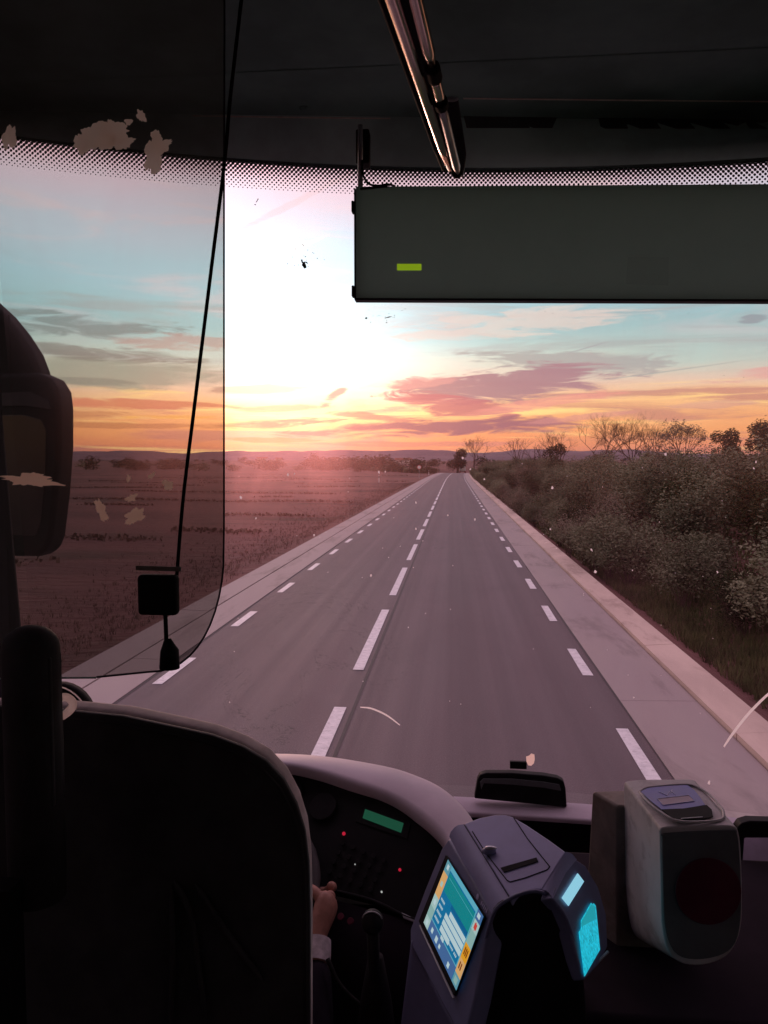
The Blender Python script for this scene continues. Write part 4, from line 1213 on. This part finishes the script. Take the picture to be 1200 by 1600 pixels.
# ------------------------------------------------------------------ gear lever
gl = empty('gear_lever', at(585, 1500, 1.35), 'black gear lever with round knob below the instrument panel', 'gear lever')
c = at(582, 1440, 1.36); mb = MB(); mb.ball(c, .021, 18, 12, (1, 1, 1.05)); mb.build('knob', M['blackp'], gl, smooth=True)
mb = MB(); mb.tube([c + Vector((math.cos(a) * .0185, -.006, math.sin(a) * .0165 + .006)) for a in [R(d) for d in range(15, 166, 10)]], .0013, 6); mb.build('knob_highlight', M['silver'], gl, smooth=True)  # crescent highlight on the knob, modelled as a silver arc
mb = MB(); mb.tube([c, c + Vector((.004, .02, -.20)), c + Vector((.004, .03, -.4))], [.012, .010, .010], 10); mb.build('shaft', M['blackp'], gl, smooth=True)
mb = MB(); mb.tube([c + Vector((.004, .02, -.08)), c + Vector((.004, .025, -.17)), c + Vector((.004, .03, -.34))], [.014, .03, .05], 14); mb.build('gaiter', M['blackp'], gl, smooth=True)

# ------------------------------------------------------------------ steering wheel
WC = Vector((-.525, 1.60, 2.062)); tilt = R(24)
wn = Vector((0, -math.sin(tilt), math.cos(tilt))); wt = Vector((0, math.cos(tilt), math.sin(tilt))); WR = .225
sw = empty('steering_wheel', WC, 'black steering wheel mostly hidden behind the driver seat', 'steering wheel')
mb = MB(); n = 40; ringp = [WC + Vector((1, 0, 0)) * math.cos(2 * math.pi * k / n) * WR + wt * math.sin(2 * math.pi * k / n) * WR for k in range(n + 1)]
mb.tube(ringp, .014, 10, False); mb.build('rim', M['softblack'], sw, smooth=True)
mb = MB(); mb.disc(WC - wn * .05, wn, .07, 24, .04); mb.build('hub', M['softblack'], sw, bevel=.01)
for k in (0, 120, 240):
    d = Vector((1, 0, 0)) * math.cos(R(k + 30)) + wt * math.sin(R(k + 30)); mb = MB(); mb.tube([WC - wn * .03 + d * .05, WC - wn * .02 + d * .15, WC + d * WR], [.018, .014, .010], 8); mb.build('spoke', M['blackp'], sw, smooth=True)
mb = MB(); mb.tube([WC - wn * .05, WC - wn * .45 + Vector((0, .1, 0))], .04, 12); mb.build('column', M['interior'], sw, smooth=True)

# ------------------------------------------------------------------ driver
def skin_obj(name, pts, edges, m, parent, sub=2):
    """pts: list of (vector, radius or (rx, ry)); grows one skin surface over the joints"""
    me = bpy.data.meshes.new(name); l = Vector(parent.location) if parent else Vector()
    me.from_pydata([tuple(Vector(p) - l) for p, _ in pts], edges, []); me.update()
    o = bpy.data.objects.new(name, me); COL.objects.link(o); o.parent = parent
    me.materials.append(m)
    md = o.modifiers.new('skin', 'SKIN'); md.use_smooth_shade = True
    if not me.skin_vertices: me.skin_vertices.new()
    for sv, (_, q) in zip(me.skin_vertices[0].data, pts):
        sv.radius = q if isinstance(q, tuple) else (q, q)
    me.skin_vertices[0].data[0].use_root = True
    s_ = o.modifiers.new('sub', 'SUBSURF'); s_.levels = sub; s_.render_levels = sub
    return o


dr = empty('person', (-.52, 1.3, 1.56), 'driver in dark jacket and white cuff, right hand on wheel, mostly hidden by the seat', 'person')
WR_G = WR; G = WC + Vector((1, 0, 0)) * WR * math.cos(R(-2)) + wt * WR * math.sin(R(-2))        # where the right hand grips
X = Vector((1, 0, 0))
P = [((-.52, 1.32, 1.64), (.15, .12)), ((-.52, 1.29, 1.80), (.14, .10)), ((-.52, 1.28, 1.98), (.155, .105)), ((-.52, 1.28, 2.12), (.12, .08)), ((-.52, 1.29, 2.20), .05), ((-.52, 1.31, 2.28), (.068, .08)), ((-.52, 1.31, 2.38), (.075, .088)), ((-.52, 1.31, 2.45), (.045, .055)),
     ((-.34, 1.28, 2.09), .052), ((-.27, 1.26, 1.90), .043)]
E_ = [(0, 1), (1, 2), (2, 3), (3, 4), (4, 5), (5, 6), (6, 7), (3, 8), (8, 9)]
elbow = Vector((-.262, 1.30, 1.86)); wrist = G + X * .020 - wt * .085 - wn * .012
P += [(tuple(elbow), .038), (tuple(lerp(elbow, wrist, .35)), .040), (tuple(lerp(elbow, wrist, .8)), .026), (tuple(wrist), (.027, .019))]
E_ += [(9, 10), (10, 11), (11, 12), (12, 13)]
# left arm and legs
P += [((-.70, 1.28, 2.09), .052), ((-.79, 1.27, 1.90), .043), ((-.80, 1.34, 1.87), .038), ((-.77, 1.48, 1.99), .028), (tuple(WC - X * WR - wt * .07), (.025, .018)), (tuple(WC - X * (WR + .018) - wt * .02), (.036, .018))]
E_ += [(3, 14), (14, 15), (15, 16), (16, 17), (17, 18), (18, 19)]
P += [((-.42, 1.38, 1.60), .085), ((-.40, 1.74, 1.58), .062), ((-.40, 1.84, 1.22), .048), ((-.40, 1.86, .70), .035), ((-.40, 1.96, .64), (.04, .03)), ((-.62, 1.38, 1.60), .085), ((-.64, 1.74, 1.58), .062), ((-.64, 1.84, 1.22), .048), ((-.64, 1.86, .70), .035), ((-.64, 1.96, .64), (.04, .03))]
E_ += [(0, 20), (20, 21), (21, 22), (22, 23), (23, 24), (0, 25), (25, 26), (26, 27), (27, 28), (28, 29)]
# right palm
palm = G + X * .032 - wt * .035
P += [(tuple(palm), (.036, .026)), (tuple(G + X * .036 + wt * .004), (.044, .026))]; k0 = len(P) - 1
E_ += [(13, k0 - 1), (k0 - 1, k0)]
body = skin_obj('body', P, E_, M['skin'], dr)
# fingers: four curled round the rim, each its own chain rooted in the palm, and the thumb over the rim
for i, (t_, L_) in enumerate(((.034, 1.0), (.012, 1.08), (-.010, 1.02), (-.031, .85))):
    b0 = G + wt * t_
    ch = [b0 + X * .034 - wt * .012 + wn * .002, b0 + X * .040 - wn * .012, b0 + X * .022 - wn * .034 * L_, b0 - X * .006 - wn * .032 * L_, b0 - X * .022 - wn * .010]
    skin_obj('finger', [(tuple(c_), q_) for c_, q_ in zip(ch, (.0125, .0118, .0108, .0095, .0080))], [(0, 1), (1, 2), (2, 3), (3, 4)], M['skin'], dr)
ch = [palm + X * -.002 + wn * .006, G + X * .026 + wn * .018 - wt * .022, G + X * .006 + wn * .023 - wt * .006, G - X * .014 + wn * .018 + wt * .008]
skin_obj('thumb', [(tuple(c_), q_) for c_, q_ in zip(ch, (.016, .0140, .0125, .0100))], [(0, 1), (1, 2), (2, 3)], M['skin'], dr)
# clothing
J = [((-.52, 1.32, 1.60), (.17, .14)), ((-.52, 1.29, 1.80), (.165, .125)), ((-.52, 1.28, 1.98), (.175, .125)), ((-.52, 1.28, 2.12), (.13, .09)), ((-.335, 1.28, 2.09), .072), ((-.262, 1.26, 1.90), .062), (tuple(elbow), .056), (tuple(lerp(elbow, wrist, .45)), .050), (tuple(lerp(elbow, wrist, .84)), .036),
     ((-.705, 1.28, 2.09), .072), ((-.79, 1.27, 1.90), .062), ((-.80, 1.34, 1.87), .055), ((-.77, 1.48, 1.99), .042), ((-.76, 1.50, 2.0), .040)]
skin_obj('jacket', J, [(0, 1), (1, 2), (2, 3), (3, 4), (4, 5), (5, 6), (6, 7), (7, 8), (3, 9), (9, 10), (10, 11), (11, 12), (12, 13)], M['cloth'], dr)
T = [((-.52, 1.36, 1.60), (.17, .11)), ((-.42, 1.42, 1.60), .10), ((-.40, 1.74, 1.58), .078), ((-.40, 1.84, 1.22), .065), ((-.40, 1.86, .74), .055), ((-.62, 1.42, 1.60), .10), ((-.64, 1.74, 1.58), .078), ((-.64, 1.84, 1.22), .065), ((-.64, 1.86, .74), .055)]
skin_obj('trousers', T, [(0, 1), (1, 2), (2, 3), (3, 4), (0, 5), (5, 6), (6, 7), (7, 8)], M['cloth'], dr)
mb = MB(); wd = (wrist - elbow).normalized(); mb.tube([lerp(elbow, wrist, .80), lerp(elbow, wrist, .88), lerp(elbow, wrist, .97)], [.034, .0335, .0325], 18, False); mb.build('shirt_cuff', M['cuff'], dr, smooth=True)
mb = MB(); mb.ball((-.52, 1.285, 2.41), .092, 18, 12, (.9, 1.0, 1.0), jit=.1); mb.build('hair', M['hair'], dr, smooth=True)

# ------------------------------------------------------------------ ticket machine
tm = empty('ticket_machine', at(790, 1560, 1.2), 'navy blue ticket machine with tilted colour touchscreen facing the driver', 'ticket machine')
# screen plane
sA, sR = at(700.4, 1343, 1.300), at(755.7, 1432, 1.139)
uu = (sR - sA).normalized()
def solveL(px, py):
    # the point on the ray whose offset from A is square to the screen's upper edge
    d = ray(px, py); t = (sA - EYE).dot(uu) / d.dot(uu); return EYE + d * t
sL = solveL(662.3, 1441.4)
SPL = plane3(sA, sR, sL)
sB = onp(713.3, 1547.8, SPL); SN = SPL[1]
far = {}; 
def T_(px, py, Y): return at(px, py, Y)
# faces of the shell
def on_s(px, py, off=0): return onp(px, py, (SPL[0] + SN * off, SN))
bezel_out = [(701, 1309), (690, 1324), (664, 1388), (640, 1452), (640, 1475), (664, 1520), (706, 1600), (722, 1640), (742, 1560), (758, 1478), (768, 1427), (764, 1418), (735, 1366)]
bez = [on_s(x_, y_, -.006) for x_, y_ in bezel_out]
mb = MB(); mb.prism(bez, -SN * .03); mb.build('bezel', M['navyd'], tm, bevel=.006, seg=4)
# slightly raised screen frame
fr = [on_s(x_, y_, -.004) for x_, y_ in ((699, 1337), (657, 1440), (712, 1556), (760, 1432))]
mb = MB(); mb.prism(fr, SN * .0035); mb.build('screen_frame', M['rubber'], tm)
mb = MB(); mb.tube([on_s(656, 1446, .001), on_s(709, 1560, .001)], .0017, 6); mb.build('frame_trim', M['silver'], tm)
# shoulder between bezel and lid, then the lid, then the side
LID = plane3(T_(725, 1287, 1.315), T_(796, 1403, 1.125), T_(847, 1390, 1.13))
def on_l(px, py, off=0): return onp(px, py, (LID[0] + LID[1] * off, LID[1]))
lidp = [(725, 1287), (748, 1278), (773, 1273), (790, 1273), (801, 1276), (822, 1288), (858, 1312), (884, 1331), (872, 1350), (858, 1372), (847, 1390), (838, 1389.5), (828, 1391), (812, 1396), (797, 1403)]
L3 = [on_l(x_, y_) for x_, y_ in lidp]
mb = MB(); mb.prism(L3, -LID[1] * .02); mb.build('lid_plate', M['navy'], tm, bevel=.0025)
# shoulder
sh_top = [on_l(725, 1287), on_l(749, 1326), on_l(773, 1365), on_l(797, 1403)]
sh_bot = [on_s(702, 1307, -.004), on_s(722, 1345, -.004), on_s(744, 1382, -.004), on_s(768, 1427, -.004)]
rows = []
for a, b in zip(sh_top, sh_bot):
    m_ = (a + b) / 2 + (SN + LID[1]).normalized() * .007
    rows.append([a + LID[1] * -.001, lerp(a, m_, .6) + LID[1] * .002, m_, lerp(b, m_, .5) + SN * .002, b])
mb = MB(); mb.grid(rows); mb.build('shoulder', M['navy'], tm, smooth=True)
# right side face, carries the passenger displays
RS = plane3(T_(877, 1403, 1.135), T_(912, 1377, 1.235), T_(912.6, 1525.6, 1.10))
def on_r(px, py, off=0): return onp(px, py, (RS[0] + RS[1] * off, RS[1]))
rsp = [(862, 1404), (868, 1386), (886, 1356), (900, 1342), (915, 1352), (935, 1385), (948, 1430), (950, 1480), (938, 1506), (914, 1532), (903, 1500), (890, 1452), (876, 1420)]
mb = MB(); mb.prism([on_r(x_, y_, -.002) for x_, y_ in rsp], -RS[1] * .02); mb.build('side_plate', M['navyd'], tm, bevel=.004)
# curved transition lid -> side
a_ = [on_l(884, 1331), on_l(866, 1360), on_l(847, 1390)]; b_ = [on_r(901, 1343, -.002), on_r(884, 1364, -.002), on_r(864, 1404, -.002)]
rows = []
for a, b in zip(a_, b_):
    m_ = (a + b) / 2 + (RS[1] + LID[1]).normalized() * .004; rows.append([a, lerp(a, m_, .5) + LID[1] * .001, m_, lerp(m_, b, .5), b])
mb = MB(); mb.grid(rows); mb.build('side_shoulder', M['navy'], tm, smooth=True)
# black arch at the near end
arch = [(713, 1620), (722, 1580), (742, 1530), (756, 1478), (768, 1436), (776, 1419), (790, 1408), (808, 1399), (828, 1393), (846, 1394), (860, 1402), (874, 1418), (886, 1438), (896, 1470), (906, 1512), (914, 1540), (920, 1620), (900, 2000), (690, 2000)]
mb = MB(); mb.prism([at(x_, y_, 1.128) for x_, y_ in arch], (0, .14, 0)); mb.build('end_cover', M['blackp'], tm, bevel=.012, seg=4)
mb = MB(); mb.tube(spline([at(x_, y_, 1.125) for x_, y_ in arch[2:15]], 2), .0030, 6); mb.build('end_rim', M['navyd'], tm, smooth=True)
# body below the screen down to the stand
mb = MB(); mb.prism([at(640, 1470, 1.30), at(668, 1530, 1.27), at(712, 1612, 1.16), at(720, 1800, 1.16), at(600, 1800, 1.30)], (.03, .10, 0)); mb.build('lower_body', M['navyd'], tm, bevel=.01)
mb = MB(); mb.box(.06, .16, 1.16, 1.34, 1.0, 2.1); mb.build('pedestal', M['interior'], tm)
# lid details
def lid_line(pts, name='groove', r_=.0009, m='rubber', off=.0003):
    mb = MB(); mb.tube([on_l(x_, y_, off) for x_, y_ in pts], r_, 5); return mb.build(name, M[m], tm)
lid_line([(738, 1299), (760, 1334), (792, 1375)]); lid_line([(792, 1375), (797, 1378), (820, 1372), (855, 1359), (859, 1354)]); lid_line([(803, 1278), (824, 1310), (859, 1354)])
lid_line([(725, 1288), (760, 1344), (796, 1402)], r_=.0007)
mb = MB(); mb.prism([on_l(x_, y_, .0003) for x_, y_ in ((782.5, 1356.5), (838.5, 1340.5), (841, 1346.5), (788, 1363.5))], LID[1] * .0012); mb.build('paper_slot', M['rubber'], tm)
c = on_l(764, 1330, .004); mb = MB(); mb.ball(c, .0105, 16, 8, (1.15, .8, .55)); mb.build('latch', M['navyd'], tm, smooth=True)
c = on_l(767, 1325, .009); mb = MB(); mb.ball(c, .0075, 14, 8, (1.35, .6, .4)); mb.build('latch_cap', M['silver'], tm, smooth=True)
# faint maker's mark on the bezel: a round emblem and a short word
mb = MB(); mb.disc(on_s(746.5, 1401, -.0055), SN, .0045, 20, .0006); mb.build('emblem', M['bluel'], tm)
mb = MB()
for i in range(5):
    p = on_s(752.5 + i * 2.0, 1411 + i * 3.0, -.0055); d = uu * .0013; v_ = SN.cross(uu) * (.0022 if i % 2 else .003); mb.prism([p - d - v_, p + d - v_, p + d + v_, p - d + v_], SN * .0004)
mb.build('lettering', M['bluel'], tm)

# touch screen picture: u along the upper edge, v down
eu = sR - sA; ev = sL - sA
def sp(u, v, off=.0005):
    p = sA * (1 - u) * (1 - v) + sR * u * (1 - v) + sL * (1 - u) * v + sB * u * v
    return p + SN * off
SC = {n: screen_mat(n, c, k) for n, c, k in [('teal', (.005, .20, .22), 1.0), ('deep', (.004, .10, .24), 1), ('blue', (.004, .14, .30), 1), ('bar', (.05, .12, .28), 1), ('pale', (.33, .48, .46), 1),
      ('palegreen', (.22, .38, .36), 1), ('orange', (.75, .42, .16), .8), ('amber', (.80, .36, .02), .8), ('white', (.42, .55, .58), 1), ('icon', (.10, .27, .33), 1), ('red', (.5, .05, .04), 1), ('dark', (.16, .03, .005), 1), ('lineb', (.10, .36, .46), 1)]}
keys = list(SC); scr = MB(); lay = [0]
def rect(u0, v0, u1, v1, c, l=1): scr.quad(sp(u0, v0, .0003 * l), sp(u1, v0, .0003 * l), sp(u1, v1, .0003 * l), sp(u0, v1, .0003 * l), keys.index(c))
rect(0, 0, 1, 1, 'blue')
rect(0, 0, .13, .17, 'icon', 2); rect(0, .17, .13, .53, 'orange', 2); rect(0, .53, .13, .70, 'pale', 2); rect(0, .70, .13, .86, 'palegreen', 2); rect(0, .86, .13, 1, 'pale', 2)
rect(.13, 0, .88, .07, 'lineb', 2); rect(.15, .09, .88, .36, 'teal', 2); rect(.15, .36, .40, .50, 'blue', 2); rect(.40, .36, .86, .42, 'deep', 2)
rect(.13, .82, .86, 1, 'bar', 2); rect(.13, .81, .86, .825, 'lineb', 2); rect(.855, 0, .87, .82, 'lineb', 3)
rect(.87, 0, 1, .13, 'bar', 2); rect(.87, .13, 1, .27, 'pale', 2); rect(.87, .27, 1, .46, 'palegreen', 2); rect(.87, .46, 1, .66, 'amber', 2); rect(.87, .66, 1, .86, 'orange', 2); rect(.87, .86, 1, 1, 'icon', 2)
for u0, v0, u1, v1 in ((.43, .44, .855, .51), (.35, .525, .855, .60), (.35, .615, .855, .69), (.35, .705, .60, .78), (.46, .525, .47, .60), (.42, .79, .50, .84)): rect(u0, v0, u1, v1, 'white', 3)
for v0, w in ((.455, .11), (.54, .13), (.63, .14), (.72, .15)):
    n = int(w / .022)
    for i in range(n): rect(.165 + i * .022, v0, .165 + i * .022 + .014, v0 + .035, 'white', 3)
for i in range(9):
    if i != 5: rect(.60 + i * .024, .725, .60 + i * .024 + .015, .755, 'white', 3)
for u0, v0, s_ in ((.20, .88, .05), (.33, .88, .06), (.44, .90, .04), (.70, .90, .05)): rect(u0, v0, u0 + s_, v0 + s_ * 1.3, 'white', 3)
rect(.91, .16, .965, .235, 'red', 3); rect(.935, .14, .945, .255, 'red', 4)
for i in range(3): rect(.90 + i * .028, .50, .918 + i * .028, .60, 'dark', 3)
for i in range(2): rect(.90 + i * .034, .70, .920 + i * .034, .79, 'dark', 3)
for i, v0 in enumerate((.04, .30, .58, .90)): rect(.04, v0, .09, v0 + .07, 'white' if i != 1 else 'pale', 3)
rect(.90, .03, .96, .09, 'white', 3); rect(.90, .89, .97, .97, 'palegreen', 3)
rect(.17, .15, .84, .155, 'lineb', 3)
scr.build('touchscreen', [SC[k_] for k_ in keys], tm, fix=False)
# passenger displays
mb = MB(); mb.prism([on_r(x_, y_, .0003) for x_, y_ in ((902, 1364.6), (911.8, 1377.4), (887.7, 1415.6), (877.4, 1403))], RS[1] * .001); mb.build('passenger_display', M['paleblue'], tm)
mb = MB(); mb.prism([on_r(x_, y_, .0003) for x_, y_ in ((923, 1411), (925, 1414), (927, 1411.5), (930, 1415.6), (936.7, 1483.6), (912.6, 1525.6), (904, 1456.7), (907.5, 1450), (907.5, 1438))], RS[1] * .0012); cr_ = mb.build('card_reader', M['cyan'], tm)
mb = MB(); RO = (RS[0] + RS[1] * .0018, RS[1])
for i in range(3):
    c0 = (919.5 + i * .3, 1467); pts = [onp(c0[0] + (3 + 2 * i) * math.cos(a), c0[1] + (4.0 + 2.6 * i) * math.sin(a), RO) for a in [R(d) for d in range(-50, 51, 20)]]
    mb.tube(pts, .00035, 4)
mb.build('contactless_mark', M['cyanw'], tm)
mb = MB(); mb.prism([on_r(x_, y_, .0016) for x_, y_ in ((923.5, 1413), (929.5, 1417), (931, 1436), (908.5, 1448), (908.5, 1440))], RS[1] * .0003); mb.build('reader_header', screen_mat('readerhead', (.01, .30, .36), 1), tm)
mb = MB(); mb.tube([at(931, 1506, 1.17), at(950, 1487, 1.19)], .0022, 6); mb.build('reader_lip', M['silver'], tm)

# ------------------------------------------------------------------ validator
va = empty('ticket_validator', at(1065, 1500, 1.3), 'grey ticket validator with blue label on top and dark red disc in front', 'validator')
def vring(cx0, cx1, y0, y1, z, rr_, n=6):
    pts = []
    for (cxx, cyy, a0) in ((cx1 - rr_, y1 - rr_, 0), (cx0 + rr_, y1 - rr_, 90), (cx0 + rr_, y0 + rr_, 180), (cx1 - rr_, y0 + rr_, 270)):
        for k in range(n + 1):
            a = R(a0 + 90 * k / n); pts.append(Vector((cxx + rr_ * math.cos(a), cyy + rr_ * math.sin(a), z)))
    return pts
fx0 = at(1031, 1297, 1.20).x; bx0 = at(972, 1238, 1.38).x
fl, ft = at(1033, 1297, 1.20), at(1157, 1330, 1.20)
x0, x1 = fl.x, ft.x
ztop_f = at(1090, 1290, 1.20).z + .001; ztop_b = at(1040, 1220, 1.36).z; zbot = at(1090, 1506, 1.22).z
def body(name, y0, y1, m, xa0, xa1, ztf, ztb, zb_, parent, bev):
    # side profile extruded across: rounded bottom, sloped top
    prof = [(y0, ztf - .012), (y0 + .012, ztf), (y1, ztb), (y1, zb_ + .0), (y0 + .05, zb_), (y0 + .018, zb_ + .010), (y0, zb_ + .035)]
    mb = MB(); k = (bx0 - fx0) / .18
    a = [Vector((xa0 + k * (y_ - y0), y_, z_)) for y_, z_ in prof]; b = [Vector((xa1 + (k * .5) * (y_ - y0), y_, z_)) for y_, z_ in prof]
    n_ = len(prof); mb.add(a + b, [tuple(range(n_)), tuple(range(2 * n_ - 1, n_ - 1, -1))] + [(i, i + n_, (i + 1) % n_ + n_, (i + 1) % n_) for i in range(n_)])
    return mb.build(name, m, parent, bevel=bev, seg=5)
sho = [(1031, 1302), (1034, 1294), (1060, 1291), (1120, 1290), (1146, 1291), (1154, 1300), (1158, 1330), (1160, 1400), (1159, 1440), (1152, 1470), (1136, 1493), (1108, 1506), (1080, 1508), (1062, 1503), (1048, 1492), (1039, 1470), (1034, 1440)]
sho = [(p.x, p.y) for p in spline([(a_, b_, 0) for a_, b_ in sho], 3)]
mb = MB(); ff = [at(x_, y_, 1.205) for x_, y_ in sho]; kk = (bx0 - fx0)
bk = [p + Vector((kk * (1.0 if p.x < (x0 + x1) / 2 else .6), .17, (ztop_b - ztop_f) * sm(.55, .95, (p.z - zbot) / (ztop_f - zbot)) - .075 * (1 - sm(.0, .6, (p.z - zbot) / (ztop_f - zbot))))) for p in ff]
n_ = len(ff); mb.add(ff + bk, [tuple(range(n_)), tuple(range(2 * n_ - 1, n_ - 1, -1))] + [(i, i + n_, (i + 1) % n_ + n_, (i + 1) % n_) for i in range(n_)])
mb.build('shell', M['grey'], va, bevel=.008, seg=4)
# dark front plate with rounded lower corners
fp = [(1034, 1306), (1040, 1301), (1140, 1296), (1150, 1300), (1154, 1330), (1157, 1400), (1154, 1450), (1143, 1478), (1120, 1492), (1085, 1497), (1058, 1490), (1043, 1466), (1037, 1430), (1035, 1370)]
fp = [(p.x, p.y) for p in spline([(a_, b_, 0) for a_, b_ in fp], 3)]
mb = MB(); mb.prism([at(x_, y_, 1.2045) for x_, y_ in fp], (0, -.0035, 0)); mb.build('front_plate', M['greyd'], va, bevel=.0015)
mb = MB(); c = at(1106, 1392, 1.200); rx_ = abs(at(1160, 1392, 1.2).x - at(1106, 1392, 1.2).x) * .96
mb.prism([c + Vector((math.cos(a) * rx_, 0, math.sin(a) * rx_ * 1.08)) for a in [2 * math.pi * k / 40 for k in range(40)]], (0, -.0025, 0)); mb.build('red_disc', M['maroon'], va, bevel=.001)
# top: recessed oval rim, blue label, slot
TPL = plane3(Vector((x0, 1.217, ztop_f)), Vector((x1, 1.217, ztop_f)), Vector((x0, 1.375, ztop_b)))
def on_t(px, py, off=0): return onp(px, py, (TPL[0] + TPL[1] * off, TPL[1]))
ov = [(999, 1237), (1010, 1231), (1040, 1227.5), (1075, 1226), (1092, 1231), (1108, 1241), (1122, 1256), (1130, 1268), (1128, 1280), (1100, 1284), (1068, 1284), (1046, 1278), (1020, 1260), (1005, 1246)]
mb = MB(); OV = [on_t(x_, y_, .0005) for x_, y_ in ov]; mb.tube(spline(OV + [OV[0]], 3), .0022, 6, False); mb.build('top_rim', M['grey'], va, smooth=True)
mb = MB(); mb.prism([on_t(x_, y_, .0006) for x_, y_ in ((1001, 1237), (1012, 1231.5), (1040, 1228.5), (1074, 1227), (1086, 1236), (1096, 1249), (1102, 1258), (1068, 1264), (1036, 1267), (1018, 1253))], TPL[1] * .0006); mb.build('blue_label', M['blue'], va)
q = [(1027, 1248), (1076, 1242.5), (1085, 1251.5), (1036, 1258)]
mb = MB(); mb.prism([on_t(x_, y_, .0013) for x_, y_ in q], TPL[1] * .0004); mb.build('label_window', M['shelf'], va)
mb = MB(); Q = [on_t(x_, y_, .0018) for x_, y_ in q]; mb.tube(Q + [Q[0]], .0007, 5); mb.build('label_frame', M['bluel'], va)
mb = MB()
for a, b in (((1029, 1237), (1036, 1240)), ((1036, 1240), (1042, 1243)), ((1042, 1243), (1046, 1237)), ((1048, 1236), (1056, 1242)), ((1050, 1234), (1048, 1240))): mb.tube([on_t(*a, .0014), on_t(*b, .0014)], .0007, 4)
mb.build('label_arrow', M['bluel'], va)
mb = MB(); mb.prism([on_t(x_, y_, .0008) for x_, y_ in ((1034, 1266), (1068, 1264.5), (1104, 1259), (1112, 1266), (1114, 1277), (1098, 1280.5), (1064, 1282), (1050, 1280))], TPL[1] * .0016); mb.build('ticket_slot', M['rubber'], va)
mb = MB(); mb.tube([on_t(1064, 1279, .003), on_t(1098, 1276.5, .003)], .0007, 5); mb.build('slot_lip', M['silver'], va)
# mounting base behind: brown grey block
bz = at(925, 1229, 1.46).z
mb = MB(); x2 = at(920, 1300, 1.44).x; x3 = at(968, 1300, 1.377).x
mb.add([Vector((x2 + .004, 1.44, bz)), Vector((x3 - .006, 1.372, bz + .004)), Vector((x1 - .01, 1.372, bz + .006)), Vector((x1 - .01, 1.46, bz + .004)),
        Vector((x2 - .006, 1.44, bz - .27)), Vector((x3 - .0, 1.372, bz - .27)), Vector((x1 - .01, 1.372, bz - .27)), Vector((x1 - .01, 1.46, bz - .27))],
       [(0, 1, 2, 3), (7, 6, 5, 4), (0, 4, 5, 1), (1, 5, 6, 2), (2, 6, 7, 3), (3, 7, 4, 0)])
mb.build('mounting_base', M['base'], va, bevel=.006)
mb = MB(); mb.box(x3 + .02, x1 - .02, 1.40, 1.45, 1.0, bz - .25); mb.build('bracket_post', M['interior'], va)

# right side dash bin
db2 = empty('dash_bin', at(1180, 1350, 1.75), 'black rimmed dash bin with mauve grey front at the right frame edge', 'bin')
prism_px([(1152, 1296), (1158, 1287), (1172, 1283), (1300, 1287), (1300, 1310), (1164, 1310), (1158, 1400), (1152, 1400)], 1.72, .03, 'rim', M['blackp'], db2, .006)
mb = MB(); mb.prism([at(1158, 1306, 1.86), at(1300, 1306, 1.86), at(1300, 1388, 1.735), at(1158, 1388, 1.735)], (0, .03, -.02)); mb.build('front_panel', mat('bin_mauve', (.20, .155, .21), .7, .3), db2)
prism_px([(1158, 1387), (1300, 1389), (1300, 1398), (1158, 1396)], 1.71, .06, 'lower_lip', M['navyd'], db2, .002)
prism_px([(1150, 1401), (1300, 1401), (1300, 1620), (1150, 1620)], 1.76, .2, 'lower_box', M['interior'], db2)
# low console block closing the space under validator
cb = empty('console_block', (.6, 1.4, 1.0), 'dark console block under the validator and ticket machine', 'console')
mb = MB(); mb.box(.18, 1.2, 1.18, 1.72, 1.0, at(1080, 1560, 1.2).z - .03); mb.build('carcass', M['interior'], cb, bevel=.02)

# ------------------------------------------------------------------ evening haze over the plain
hz = MB(); hz.box(-15000, 15000, -300, 15000, -15, 215)
hm = bpy.data.materials.new('air'); hm.use_nodes = True; t = hm.node_tree; t.nodes.clear()
o_ = t.nodes.new('ShaderNodeOutputMaterial'); pv = t.nodes.new('ShaderNodeVolumePrincipled')
pv.inputs['Color'].default_value = (.9, .78, .80, 1); pv.inputs['Density'].default_value = 0.00002; pv.inputs['Anisotropy'].default_value = .1
t.links.new(pv.outputs[0], o_.inputs['Volume'])
HAZE = hz.build('haze', hm); HAZE['kind'] = 'stuff'
